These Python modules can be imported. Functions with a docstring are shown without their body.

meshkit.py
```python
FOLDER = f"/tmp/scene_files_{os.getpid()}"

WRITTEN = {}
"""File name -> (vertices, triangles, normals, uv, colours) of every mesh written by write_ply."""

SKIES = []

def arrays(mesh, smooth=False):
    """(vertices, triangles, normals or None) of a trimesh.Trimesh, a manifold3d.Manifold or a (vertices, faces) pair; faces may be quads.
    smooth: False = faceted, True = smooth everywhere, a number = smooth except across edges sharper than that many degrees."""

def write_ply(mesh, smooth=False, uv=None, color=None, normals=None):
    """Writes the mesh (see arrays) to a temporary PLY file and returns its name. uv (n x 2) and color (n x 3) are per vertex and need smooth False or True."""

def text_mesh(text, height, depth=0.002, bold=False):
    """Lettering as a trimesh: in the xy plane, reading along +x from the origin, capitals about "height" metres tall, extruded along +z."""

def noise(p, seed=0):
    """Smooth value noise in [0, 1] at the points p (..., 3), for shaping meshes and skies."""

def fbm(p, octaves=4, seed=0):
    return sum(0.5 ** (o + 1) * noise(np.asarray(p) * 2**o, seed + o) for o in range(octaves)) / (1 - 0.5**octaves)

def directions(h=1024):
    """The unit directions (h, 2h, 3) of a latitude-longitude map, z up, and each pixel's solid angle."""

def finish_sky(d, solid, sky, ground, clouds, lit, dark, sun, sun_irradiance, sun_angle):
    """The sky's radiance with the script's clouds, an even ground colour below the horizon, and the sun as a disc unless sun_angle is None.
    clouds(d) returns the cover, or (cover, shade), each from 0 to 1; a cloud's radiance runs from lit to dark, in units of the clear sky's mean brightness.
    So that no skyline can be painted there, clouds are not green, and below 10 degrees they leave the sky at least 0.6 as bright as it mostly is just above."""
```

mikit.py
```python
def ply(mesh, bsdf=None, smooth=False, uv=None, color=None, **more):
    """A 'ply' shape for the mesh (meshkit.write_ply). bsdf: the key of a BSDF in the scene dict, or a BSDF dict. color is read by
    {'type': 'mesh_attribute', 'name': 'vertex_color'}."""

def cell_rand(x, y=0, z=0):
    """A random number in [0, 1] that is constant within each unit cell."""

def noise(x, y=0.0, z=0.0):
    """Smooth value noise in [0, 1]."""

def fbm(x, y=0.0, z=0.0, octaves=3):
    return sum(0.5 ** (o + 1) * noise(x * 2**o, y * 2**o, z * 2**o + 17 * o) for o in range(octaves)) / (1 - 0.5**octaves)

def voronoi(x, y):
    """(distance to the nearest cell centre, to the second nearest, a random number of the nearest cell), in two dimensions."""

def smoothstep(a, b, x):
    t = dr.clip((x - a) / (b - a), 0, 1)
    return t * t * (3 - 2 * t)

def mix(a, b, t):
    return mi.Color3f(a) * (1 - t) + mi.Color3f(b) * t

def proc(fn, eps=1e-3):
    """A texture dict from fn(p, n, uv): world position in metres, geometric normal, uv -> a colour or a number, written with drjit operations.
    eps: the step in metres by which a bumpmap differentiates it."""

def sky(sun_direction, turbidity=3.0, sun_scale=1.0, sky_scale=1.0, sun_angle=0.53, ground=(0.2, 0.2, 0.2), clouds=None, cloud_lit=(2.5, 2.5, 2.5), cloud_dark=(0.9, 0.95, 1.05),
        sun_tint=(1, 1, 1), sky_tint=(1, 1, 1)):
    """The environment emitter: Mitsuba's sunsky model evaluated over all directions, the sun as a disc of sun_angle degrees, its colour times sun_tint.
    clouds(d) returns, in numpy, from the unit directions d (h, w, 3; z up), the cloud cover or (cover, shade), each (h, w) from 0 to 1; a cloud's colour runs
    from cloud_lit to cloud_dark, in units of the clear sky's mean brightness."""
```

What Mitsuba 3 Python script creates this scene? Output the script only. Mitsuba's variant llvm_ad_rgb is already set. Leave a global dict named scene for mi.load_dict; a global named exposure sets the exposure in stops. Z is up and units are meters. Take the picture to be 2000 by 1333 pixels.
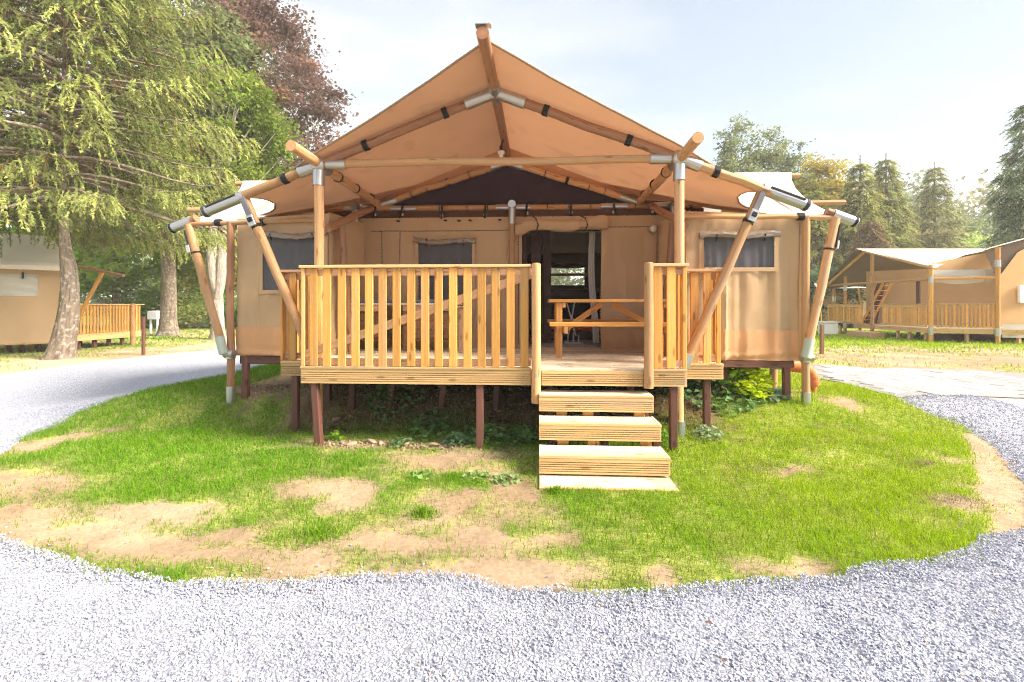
import math, numpy as np, trimesh, mitsuba as mi, drjit as dr, mikit, meshkit, shapely
from scipy.spatial import Delaunay
from mikit import noise, fbm, voronoi, cell_rand, smoothstep, mix
T = mi.ScalarTransform4f
scene, labels = {}, {}

# ---------------------------------------------------------------- camera, sky, exposure
CZ = 1.48
scene['camera'] = {'type': 'perspective', 'fov': 2 * math.degrees(math.atan(1000 / 913)), 'fov_axis': 'x',
                   'principal_point_offset_y': 0.0521, 'near_clip': 0.05, 'far_clip': 2000.0,
                   'to_world': T().look_at(origin=[0, 0, CZ], target=[0, 1, CZ], up=[0, 0, 1])}


def cloud_cover(d):
    q = d / np.maximum(d[..., 2:3], 0.12)
    n = meshkit.fbm(np.stack([q[..., 0] * 0.55 + 3.1, q[..., 1] * 0.9, 0 * q[..., 0]], -1), 5, seed=4)
    c = np.clip((n - 0.36) / 0.3, 0, 1)
    return 0.40 + 0.6 * c, 0.62 * (1 - c)


scene['sky'] = mikit.sky([0.80, -0.27, 0.60], turbidity=4.5, sun_scale=1.05, sky_scale=0.70, sun_angle=24, clouds=cloud_cover, sky_tint=(1.04, 1.0, .93),
                         cloud_lit=(1.55, 1.55, 1.57), cloud_dark=(1.22, 1.27, 1.33), ground=(0.3, 0.28, 0.22), sun_tint=(.87, .97, 1.15))
exposure = 3.42

# ---------------------------------------------------------------- names
used = {}


def key(name, parent=None):
    k = name if parent is None else parent + '__' + name
    if k not in used:
        used[k] = 0
        return k
    used[k] += 1
    return f'{k}_{used[k]:03d}'


def thing(name, label, cat, group=None):
    k = key(name)
    labels[k] = {'label': label, 'category': cat}
    if group:
        labels[k]['group'] = group
    return k


def tagpart(k, label):
    labels[k] = {'label': label}
    return k


def struct(name, label=None):
    k = key(name)
    labels[k] = {'kind': 'structure'}
    if label:
        labels[k]['label'] = label
    return k


# ---------------------------------------------------------------- frames: the lodge stands turned by 3.2 degrees
A0, U0 = math.radians(3.2), -0.48
ROT = np.array([[math.cos(A0), math.sin(A0), 0], [-math.sin(A0), math.cos(A0), 0], [0, 0, 1.0]])  # local (x, v, z) -> world


def frame(o, deg):
    a = math.radians(deg)
    return np.array([[math.cos(a), -math.sin(a), 0], [math.sin(a), math.cos(a), 0], [0, 0, 1.0]]), np.array(o, float)


WORLD = (np.eye(3), np.zeros(3))
LODGE = (ROT, ROT @ np.array([U0, 0, 0]))


def ss(a, b, x):
    t = np.clip((x - a) / (b - a), 0, 1)
    return t * t * (3 - 2 * t)


def to_local(X, Y):
    return X * math.cos(A0) - Y * math.sin(A0) - U0, X * math.sin(A0) + Y * math.cos(A0)


def height(X, Y):
    X, Y = np.asarray(X, float), np.asarray(Y, float)
    xl, v = to_local(X, Y)
    side = 1 - ss(4.4, 7.5, np.abs(xl - 0.3))
    m = .34 * ss(5.2, 6.1, v) * side * (1 - ss(11, 15, v))
    sl = .10 * ss(1.0, 3.2, xl) * ss(4.2, 5.2, v) * side * (1 - ss(5.4, 6.1, v))
    rt = .16 * ss(4, 7, X) * ss(4.5, 7, Y) * (1 - ss(12, 16, Y))
    hill = 7 * ss(60, 130, Y) * ss(10, 90, X) + 2.5 * ss(50, 120, Y)
    return m + sl + rt + hill


class M:
    """Collects triangles with uv and vertex colours, in the frame given."""

    def __init__(self, fr=WORLD):
        self.fr, self.v, self.f, self.uv, self.c, self.n = fr, [], [], [], [], 0

    def add(self, v, f, uv=None, c=None):
        v = np.asarray(v, float)
        f = np.asarray(f, int)
        if f.shape[1] == 4:
            f = np.vstack([f[:, [0, 1, 2]], f[:, [0, 2, 3]]])
        self.v.append(v @ self.fr[0].T + self.fr[1])
        self.f.append(f + self.n)
        self.uv.append(np.zeros((len(v), 2)) if uv is None else np.asarray(uv, float))
        self.c.append(np.broadcast_to([0.5, 0.5, 0.5] if c is None else c, (len(v), 3)))
        self.n += len(v)
        return self

    def put(self, k, bsdf, smooth=False):
        v, f = np.vstack(self.v), np.vstack(self.f)
        scene[k] = mikit.ply((v, f), bsdf, smooth=bool(smooth), uv=np.vstack(self.uv), color=np.vstack(self.c))
        return k


IDS = [0]
rnd = np.random.default_rng(5)
PINE, POLE, STILT, TREAD, DARKWOOD, PINK, FASCIA, BROWN = range(8)


def wood_uv(al, cr, pal):
    IDS[0] += 1
    i = IDS[0] % 300
    return np.stack([64 * pal + 12 + rnd.uniform(0, 30) + al, i * 7.0 + cr], -1)


BOXV = np.array([[x, y, z] for x in (-1, 1) for y in (-1, 1) for z in (-1, 1)], float)
_hull = None


def boxmesh(size, bevel):
    """A box with bevelled edges: 24 vertices, 44 triangles."""
    h = np.array(size) / 2
    vs = []
    for s in BOXV:
        for k in range(3):
            q = s * (h - bevel)
            q[k] = s[k] * h[k]
            vs.append(q)
    vs = np.array(vs)
    global _hull
    if _hull is None:
        t = trimesh.Trimesh(vs / h * np.array([1, 1, 1]), process=False)
        big = np.array([s * np.where(np.arange(3) == k, 1.0, 0.8) for s in BOXV for k in range(3)])
        from scipy.spatial import ConvexHull
        ch = ConvexHull(big)
        f = ch.simplices.copy()
        nn = np.cross(big[f[:, 1]] - big[f[:, 0]], big[f[:, 2]] - big[f[:, 0]])
        flip = (nn * big[f].mean(1)).sum(1) < 0
        f[flip] = f[flip][:, ::-1]
        _hull = f
    return vs, _hull


def axes_from(d, up=(0, 0, 1)):
    d = np.asarray(d, float) / np.linalg.norm(d)
    up = np.asarray(up, float)
    if abs(d @ up) > 0.98:
        up = np.array([0, 1.0, 0])
    s = np.cross(d, up)
    s /= np.linalg.norm(s)
    return np.stack([d, s, np.cross(s, d)], 1)


def board(m, a, b, w, t, pal, bevel=0.004, up=(0, 0, 1), c=None):
    """A board from a to b; t is its size along up (made square to its length), w the other."""
    a, b = np.asarray(a, float), np.asarray(b, float)
    L = np.linalg.norm(b - a)
    R = axes_from(b - a, up)
    v, f = boxmesh((L, w, t), min(bevel, 0.3 * min(w, t)))
    m.add(v @ R.T + (a + b) / 2, f, wood_uv(v[:, 0] + L / 2, v[:, 1] + v[:, 2], pal), c)
    return m


def slab(m, lo, hi, pal=PINE, bevel=0.004, c=None):
    """An axis-aligned bevelled box with the grain along its longest side."""
    lo, hi = np.asarray(lo, float), np.asarray(hi, float)
    s = hi - lo
    v, f = boxmesh(s, min(bevel, 0.3 * s.min()))
    k = int(np.argmax(s))
    o = [i for i in range(3) if i != k]
    m.add(v + (lo + hi) / 2, f, wood_uv(v[:, k] + s[k] / 2, v[:, o[0]] + v[:, o[1]], pal), c)
    return m


def tube(m, pts, r, sides=12, pal=POLE, caps=True, wob=0.0, c=None):
    p = np.asarray(pts, float)
    if wob and len(p) == 2:
        k = 7
        t = np.linspace(0, 1, k)[:, None]
        p = p[0] * (1 - t) + p[1] * t
        j = rnd.normal(0, wob, (k, 3))
        j[0] = j[-1] = 0
        p = p + j
    n = len(p)
    r = np.broadcast_to(np.asarray(r, float), (n,)) if np.ndim(r) == 0 or len(r) == n else np.interp(np.linspace(0, 1, n), np.linspace(0, 1, len(r)), r)
    d = np.gradient(p, axis=0)
    d /= np.linalg.norm(d, axis=1, keepdims=True) + 1e-12
    ref = np.array([0, 0, 1.0]) if abs(d[0][2]) < 0.9 else np.array([0, 1.0, 0.1])
    a = np.cross(d, ref)
    a /= np.linalg.norm(a, axis=1, keepdims=True) + 1e-12
    b = np.cross(d, a)
    ang = np.arange(sides + 1) * 2 * np.pi / sides
    ring = np.cos(ang)[None, :, None] * a[:, None] + np.sin(ang)[None, :, None] * b[:, None]
    v = (p[:, None] + ring * r[:, None, None]).reshape(-1, 3)
    al = np.concatenate([[0], np.cumsum(np.linalg.norm(np.diff(p, axis=0), axis=1))])
    uv = wood_uv(np.repeat(al, sides + 1), np.tile(ang, n) * float(np.mean(r)) * 1.0, pal)
    i, j = np.meshgrid(np.arange(n - 1), np.arange(sides), indexing='ij')
    s1 = sides + 1
    q = np.stack([i * s1 + j, (i + 1) * s1 + j, (i + 1) * s1 + j + 1, i * s1 + j + 1], -1).reshape(-1, 4)
    m.add(v, q, uv, c)
    if caps:
        for e, rev in ((0, 0), (n - 1, 1)):
            vv = np.vstack([p[e], v[e * s1:(e + 1) * s1]])
            k = np.arange(sides)
            f = np.stack([k * 0, k + 1, k + 2], 1)
            uc = np.stack([np.full(len(vv), uv[0, 0]), uv[0, 1] + np.r_[0, np.full(s1, 0.05)]], 1)
            m.add(vv, f[:, ::-1] if rev else f, uc, c)
    return m


def sheet2(poly, step):
    """Triangulates a shapely polygon (holes allowed) with inner points: (points, triangles)."""
    rings = [poly.exterior] + list(poly.interiors)
    bp = []
    for r in rings:
        co = np.array(r.coords)
        for a, b in zip(co[:-1], co[1:]):
            k = max(1, int(math.ceil(np.linalg.norm(b - a) / step)))
            bp.append(a + (b - a) * np.arange(k)[:, None] / k)
    bp = np.vstack(bp)
    x0, y0, x1, y1 = poly.bounds
    gx, gy = np.meshgrid(np.arange(x0 + step / 2, x1, step), np.arange(y0 + step / 2, y1, step))
    g = np.stack([gx.ravel(), gy.ravel()], 1)
    inner = poly.buffer(-0.45 * step)
    g = g[shapely.contains_xy(inner, g[:, 0], g[:, 1])] if not inner.is_empty else g[:0]
    pts = np.vstack([bp, g])
    tri = Delaunay(pts).simplices
    c = pts[tri].mean(1)
    tri = tri[shapely.contains_xy(poly, c[:, 0], c[:, 1])]
    return pts, tri


PG = shapely.Polygon


# ---------------------------------------------------------------- materials
def wood_fn(p, n, uv):
    pal = dr.floor(uv.x / 64)
    al = uv.x - 64 * pal
    i = dr.floor(uv.y / 7 + 0.5)
    cr = uv.y - 7 * i
    col = mi.Color3f(.69, .345, .085)
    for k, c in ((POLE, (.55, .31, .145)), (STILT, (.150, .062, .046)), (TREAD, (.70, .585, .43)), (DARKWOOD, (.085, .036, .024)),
                 (PINK, (.68, .41, .23)), (FASCIA, (.64, .42, .19)), (BROWN, (.31, .155, .085))):
        col = dr.select(dr.abs(pal - k) < 0.5, mi.Color3f(*c), col)
    tone = cell_rand(i, 3.0, 1.0)
    g = noise(al * 1.3 + i * 3.7, cr * 60 + i * 1.9, i)
    fine = noise(al * 9, cr * 230, i + 7)
    d1, d2, rr = voronoi(al * 2.6 + i * 5.3, cr * 9 + i * 2.1)
    knot = smoothstep(.17, .06, d1) * dr.select(rr > 0.55, 0.7, 0.0)
    col = col * (.80 + .26 * g) * (.70 + .50 * tone) * (.90 + .20 * fine)
    grey = smoothstep(.52, .8, fbm(al * 1.1 + i * 2.3, cr * 14, i, 3)) * .24
    lum = .35 * (col.x + col.y + col.z)
    col = mix(col, mi.Color3f(lum, lum * .93, lum * .85), grey)
    mud = smoothstep(.52, .74, fbm(p.x * 5, p.y * 5, 3.0, 3)) * dr.select(dr.abs(pal - TREAD) < 0.5, .38, 0.0) * smoothstep(.5, .9, n.z)
    col = mix(col, mi.Color3f(.30, .21, .135), mud)
    return mix(col, col * mi.Color3f(.42, .33, .28), knot)


def canvas_fn(p, n, uv):
    k = dr.floor(uv.x / 64)
    col = mi.Color3f(.47, .325, .195)                       # 0 wall canvas
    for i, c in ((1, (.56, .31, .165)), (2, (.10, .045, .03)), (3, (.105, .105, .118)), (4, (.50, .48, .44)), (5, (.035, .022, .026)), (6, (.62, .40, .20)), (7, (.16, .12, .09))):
        col = dr.select(dr.abs(k - i) < 0.5, mi.Color3f(*c), col)
    w = fbm(p.x * 1.7, p.y * 1.7 + 5, p.z * 1.7, 3)
    f = noise(p.x * 90, p.y * 90, p.z * 90)
    return col * (.88 + .18 * w + .08 * f)


def ground_fn(p, n, uv):
    big = fbm(p.x * .8, p.y * .8, 1.0, 3)
    mid = fbm(p.x * 5, p.y * 5, 2.0, 3)
    fine = noise(p.x * 60, p.y * 60, 3.0)
    soil = mix((.30, .215, .138), (.39, .295, .20), smoothstep(.35, .7, big)) * (.72 + .4 * mid) * (.85 + .3 * fine)
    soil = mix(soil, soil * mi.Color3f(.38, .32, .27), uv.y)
    turf = mix((.15, .225, .03), (.28, .30, .08), smoothstep(.35, .65, mid)) * (.8 + .4 * fine)
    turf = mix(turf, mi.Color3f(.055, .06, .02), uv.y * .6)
    m = smoothstep(.25, 1.0, uv.x + (mid - .5) * .7 + (fine - .5) * .35)
    return mix(soil, turf, m)


def gravel_fn(p, n, uv):
    d1, d2, r = voronoi(p.x * 46, p.y * 46)
    e = smoothstep(0.02, 0.22, d2 - d1)
    b = fbm(p.x * .6, p.y * .6, 4.0, 3)
    stone = mix((.27, .285, .345), (.43, .445, .51), r)
    return mix(mi.Color3f(.15, .158, .20), stone, e) * (.86 + .28 * b)


def gravel_bump(p, n, uv):
    d1, d2, r = voronoi(p.x * 46, p.y * 46)
    return dr.minimum(d2 - d1, 0.5) * (0.4 + r)


def bark_fn(p, n, uv):
    a = fbm(uv.x * 5, uv.y * 14, 0.0, 3)
    l = fbm(p.x * 17, p.y * 17, p.z * 11, 3)
    t = dr.floor(uv.x / 64)
    base = dr.select(t > 0.5, mi.Color3f(.42, .37, .32), mi.Color3f(.26, .205, .16))
    col = base * (.35 + 1.0 * a)
    col = mix(col, (.50, .47, .43), smoothstep(.55, .70, l) * .55)
    mossy = smoothstep(.45, .6, fbm(p.x * 2.2, p.y * 2.2, p.z * 1.4 + 9, 3)) * smoothstep(.2, -.6, n.x) * smoothstep(6, 2, p.z)
    return mix(col, (.13, .14, .03), mossy * dr.select(t > .5, .25, .8))


def bark_bump(p, n, uv):
    return fbm(uv.x * 5, uv.y * 14, 0.0, 3) + .5 * noise(uv.x * 24, uv.y * 40)


VC = {'type': 'mesh_attribute', 'name': 'vertex_color'}


def two(b):
    return {'type': 'twosided', 'bsdf': b}


def rgb(*c):
    return {'type': 'rgb', 'value': list(c)}


scene['wood'] = two({'type': 'principled', 'base_color': mikit.proc(wood_fn), 'roughness': .55, 'specular': .35})
scene['canvas'] = two({'type': 'principled', 'base_color': mikit.proc(canvas_fn), 'roughness': .85, 'specular': .15})
scene['fly_top'] = {'type': 'principledthin', 'base_color': rgb(.80, .75, .67), 'roughness': .8, 'diff_trans': .62, 'spec_trans': 0.0}
def lining_fn(p, n, uv):
    w = fbm(p.x * 1.3, p.y * 1.3, p.z * 1.3, 4)
    st = smoothstep(.62, .75, fbm(p.x * 3.1 + 7, p.y * 3.1, p.z * 3.1, 3))
    f = noise(p.x * 120, p.y * 120, p.z * 120)
    return mi.Color3f(.68, .425, .27) * (.88 + .20 * w + .05 * f) * (1 - .10 * st)


scene['fly_lining'] = {'type': 'principledthin', 'base_color': mikit.proc(lining_fn), 'roughness': .9, 'diff_trans': .86, 'spec_trans': 0.0}
scene['gable_net'] = {'type': 'principledthin', 'base_color': rgb(.055, .035, .045), 'roughness': .9, 'diff_trans': .8}
scene['soil'] = two({'type': 'principled', 'base_color': mikit.proc(ground_fn), 'roughness': .95, 'specular': .1})
scene['gravel_mat'] = {'type': 'bumpmap', 'scale': .008, 'arbitrary': mikit.proc(gravel_bump, eps=2e-3),
                       'bsdf': two({'type': 'principled', 'base_color': mikit.proc(gravel_fn), 'roughness': .8, 'specular': .3})}
scene['bark'] = {'type': 'bumpmap', 'scale': .03, 'arbitrary': mikit.proc(bark_bump, eps=4e-3), 'bsdf': two({'type': 'principled', 'base_color': mikit.proc(bark_fn), 'roughness': .9, 'specular': .1})}
scene['matte'] = two({'type': 'principled', 'base_color': VC, 'roughness': .75, 'specular': .3})
scene['leaf'] = {'type': 'principledthin', 'base_color': VC, 'roughness': .55, 'diff_trans': 1.0, 'spec_trans': 0.0}
scene['blade'] = {'type': 'principledthin', 'base_color': VC, 'roughness': .6, 'diff_trans': .8, 'spec_trans': 0.0}
scene['steel'] = two({'type': 'principled', 'base_color': rgb(.50, .51, .52), 'metallic': .85, 'roughness': .34})
scene['clear_film'] = two({'type': 'principled', 'base_color': rgb(.20, .155, .12), 'roughness': .2, 'specular': .8, 'clearcoat': .35})

BLACK, WHITE = (.018, .018, .020), (.75, .76, .78)


def cv(v, kind):
    """uv for the canvas material: the kind of cloth."""
    return np.tile([64.0 * kind + 8, 0.0], (len(v), 1))


# ---------------------------------------------------------------- ground, gravel, pavers
island_pts = [(-5.05, 4.61), (-5.5, 5.34), (-5.52, 5.93), (-5.16, 6.4), (-5.0, 7.09), (-4.74, 7.87), (-4.85, 9.6), (-5.2, 13), (-6, 22), (14, 30), (9, 14), (5.73, 8.86),
              (4.62, 7.1), (4.74, 6.76), (4.69, 6.12), (4.70, 5.57), (4.95, 5.09), (4.70, 4.51), (4.2, 3.83), (3.35, 3.02), (3.01, 2.95), (2.73, 2.8), (2.42, 2.66), (2.01, 2.62),
              (1.65, 2.51), (1.23, 2.49), (.79, 2.4), (.49, 2.37), (.26, 2.4), (-.11, 2.48), (-.39, 2.56), (-.79, 2.58), (-1.11, 2.53), (-1.38, 2.52), (-1.75, 2.54), (-2.32, 2.65),
              (-2.7, 2.74), (-3.18, 2.91), (-3.9, 3.3), (-4.6, 3.9)]


def rough_poly(pts, amp, seed, step=.06, reach=12):
    p = PG(pts).buffer(.12).buffer(-.24).buffer(.12)
    co = []
    q = np.array(p.exterior.coords)
    for a, b in zip(q[:-1], q[1:]):
        near = np.hypot(*((a + b) / 2)) < reach
        k = max(1, int(np.linalg.norm(b - a) / (step if near else .5)))
        co.append(a + (b - a) * np.arange(k)[:, None] / k)
    co = np.vstack(co)
    z3 = np.stack([co[:, 0], co[:, 1], 0 * co[:, 0]], 1)
    o = np.stack([meshkit.fbm(z3 * 2.2, 4, seed) - .5, meshkit.fbm(z3 * 2.2 + 31, 4, seed) - .5], 1)
    return PG(co + o * amp * 2).buffer(0)


island = rough_poly(island_pts, .075, 3, .04)
pave_pts = [(4.76, 5.75), (4.72, 6.8), (4.62, 7.2), (5.70, 8.80), (8.1, 9.9), (9.6, 9.3), (10.4, 8.3), (9.6, 7.5), (7.24, 6.58)]
pave = PG(pave_pts)
outer_pts = [(-8.2, 21.5), (-9.27, 18.0), (-9.81, 16.28), (-10.34, 14.53), (-10.78, 13.12), (-10.94, 11.75), (-10.9, 9.79), (-11.5, 6), (-11, 0), (-7, -5), (7, -5), (11, 0), (11.5, 6.5),
             (9.6, 7.48), (7.24, 6.58), (4.76, 5.72), (4.5, 5.9), (4, 6.5), (0, 10), (-4, 21)]
gravel = rough_poly(outer_pts, .10, 8, step=.1).difference(island.buffer(-.0)).difference(pave.buffer(.01))
if gravel.geom_type != 'Polygon':
    gravel = shapely.MultiPolygon([g for g in gravel.geoms if g.area > .3])
drive2 = rough_poly([(-40, 33), (-24, 33.5), (-11, 34.5), (4, 36), (4, 40), (-24, 38.5), (-40, 38)], .2, 5)

# bare patches: centre, half sizes, in metres on the ground
BARE = [(-4.0, 3.88, .47, .34), (-3.5, 3.3, .5, .2), (-3.01, 3.05, .37, .18), (-2.37, 2.89, .45, .15), (-1.82, 2.77, .5, .13), (-1.31, 2.71, .36, .13), (-1.13, 2.86, .19, .14), (-1.59, 3.80, .42, .22),
        (-1.22, 3.66, .22, .26), (-.55, 4.46, .72, .33), (-1.31, 4.93, .87, .14), (-.0, 3.94, .27, .55), (-.49, 3.44, .25, .3), (0., 2.60, .34, .12), (.25, 3.0, .1, .06),
        (-1.86, 3.0, .25, .1), (1.5, 2.63, .22, .11), (.75, 2.5, .14, .07), (2.15, 5.1, .24, .23), (2.11, 5.59, .2, .5), (2.39, 4.12, .24, .07), (3.28, 3.5, .2, .14),
        (4.06, 4.31, .14, .12), (3.97, 5.67, .15, .2), (-4.74, 5.51, .16, .1), (-.13, 2.98, .2, .12), (-3.32, 6.35, .42, .4), (-2.6, 3.35, .4, .12), (-.75, 2.95, .35, .1), (-5.0, 5.0, .22, .5), (3.6, 6.1, .25, .2)]


def n3(X, Y, s, o=4, seed=0):
    return meshkit.fbm(np.stack([X * s, Y * s, 0 * X], -1), o, seed)


def bare_field(X, Y):
    wx = X + (n3(X, Y, 1.9, 4, 101) - .5) * .55 + (n3(X, Y, 7, 3, 102) - .5) * .16
    wy = Y + (n3(X, Y, 1.9, 4, 103) - .5) * .35 + (n3(X, Y, 7, 3, 104) - .5) * .12
    b = np.zeros(np.shape(X))
    for cx, cy, a, c in BARE:
        d = ((wx - cx) / a) ** 2 + ((wy - cy) / c) ** 2
        b = np.maximum(b, np.exp(-d * .85) * 1.08)
    edge = np.clip((wx * .3 + X * .7 - 3.1) * .8 - (Y - 3.0) * .72 + .07, 0, 9) * (Y < 5.0)       # sandy rim on the right
    b = np.maximum(b, ss(-.02, .12, edge) * 1.0)
    return b


def grass_cover(X, Y):
    """How much living grass stands at a place, 0 to 1."""
    xl, v = to_local(X, Y)
    n = n3(X, Y, 1.6, 4, 11)
    f = n3(X, Y, 6.0, 4, 21)
    isl = 1.08 - 1.05 * bare_field(X, Y) + (n - .5) * .7 + (f - .5) * .75
    left = ss(-.3, -2.2, X) * ss(3.9, 2.9, Y)
    isl = isl - .22 * left - .22 * ss(1.4, .1, np.abs(X + .3)) * ss(4.4, 3.4, Y) - .25 * ss(2.9, 2.5, Y) * ss(2.2, 1.2, np.abs(X))
    under = ss(4.85, 5.1, v) * (np.abs(xl) < 2.6) + ss(5.9, 6.1, v) * (np.abs(xl) < 3.7)
    isl = np.where(under > .3, .85 - .72 * ss(5.2, 5.9, v) + (n - .5) * .9, isl)
    rightlawn = np.where(Y > 16.8 + (n - .5) * 5, .95, .36 + (n - .5) * 1.2)
    leftbank = np.where(X < -11.6, .35 + (n - .5) * 1.6 + .35 * ss(-12.5, -14, X), .12 + (n - .5) * .8)
    leftbank = np.where((Y > 21) & (Y < 33), .55 + (n - .5) * 1.4, leftbank)
    out = np.where((X > 4.6) & ~((X < 5.6) & (Y < 7)), rightlawn, isl)
    out = np.where((X < -5.9) | ((X < -5) & (Y > 10)), leftbank, out)
    out = np.where(Y > 40, .9, out)
    return np.clip(out, 0, 1)


def axis(lo, a, b, hi, d, grow=1.09):
    q = list(np.arange(a, b, d))
    s, x = d, b
    while x < hi:
        q.append(x)
        s *= grow
        x += s
    q.append(hi)
    s, x = d, a
    pre = []
    while x > lo:
        s *= grow
        x -= s
        pre.append(max(x, lo))
    return np.array(pre[::-1] + q)


def terrain(fine=.07):
    gx, gy = axis(-190, -7, 6.5, 190, fine), axis(-30, 1.4, 8.2, 260, fine)
    X, Y = np.meshgrid(gx, gy)
    X, Y = X.ravel(), Y.ravel()
    i, j = np.meshgrid(np.arange(len(gy) - 1), np.arange(len(gx) - 1), indexing='ij')
    a = i * len(gx) + j
    q = np.stack([a, a + 1, a + len(gx) + 1, a + len(gx)], -1).reshape(-1, 4)
    return X, Y, q


GX, GY, GQ = terrain()
HZ = height(GX, GY)
near = ss(11, 6, np.hypot(GX, GY))
rel = (n3(GX, GY, 2.3, 4, 31) - .5) * .05 * near + (n3(GX, GY, 9, 3, 41) - .5) * .025 * near * (grass_cover(GX, GY) < .5)


def ground_z(X, Y):
    nr = ss(11, 6, np.hypot(X, Y))
    return height(X, Y) + (n3(X, Y, 2.3, 4, 31) - .5) * .05 * nr


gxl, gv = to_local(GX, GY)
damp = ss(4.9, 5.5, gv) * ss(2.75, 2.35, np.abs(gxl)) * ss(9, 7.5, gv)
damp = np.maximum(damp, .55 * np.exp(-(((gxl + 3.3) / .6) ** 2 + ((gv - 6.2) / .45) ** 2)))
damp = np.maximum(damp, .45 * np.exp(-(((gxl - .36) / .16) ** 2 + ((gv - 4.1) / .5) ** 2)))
m = M()
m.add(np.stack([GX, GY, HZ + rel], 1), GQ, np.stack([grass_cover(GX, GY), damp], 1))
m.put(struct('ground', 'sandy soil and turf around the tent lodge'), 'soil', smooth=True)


def laid(poly, lift, fine, reach, fade=True):
    """A sheet over the ground inside the polygon."""
    mm = M()
    for g in getattr(poly, 'geoms', [poly]):
        p, t = sheet2(g, fine)
        e = np.clip(shapely.distance(shapely.points(p[:, 0], p[:, 1]), g.boundary) / .12, 0, 1) if fade else 1.0
        mm.add(np.stack([p[:, 0], p[:, 1], ground_z(p[:, 0], p[:, 1]) + .001 + lift * e], 1), t)
    return mm


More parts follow.
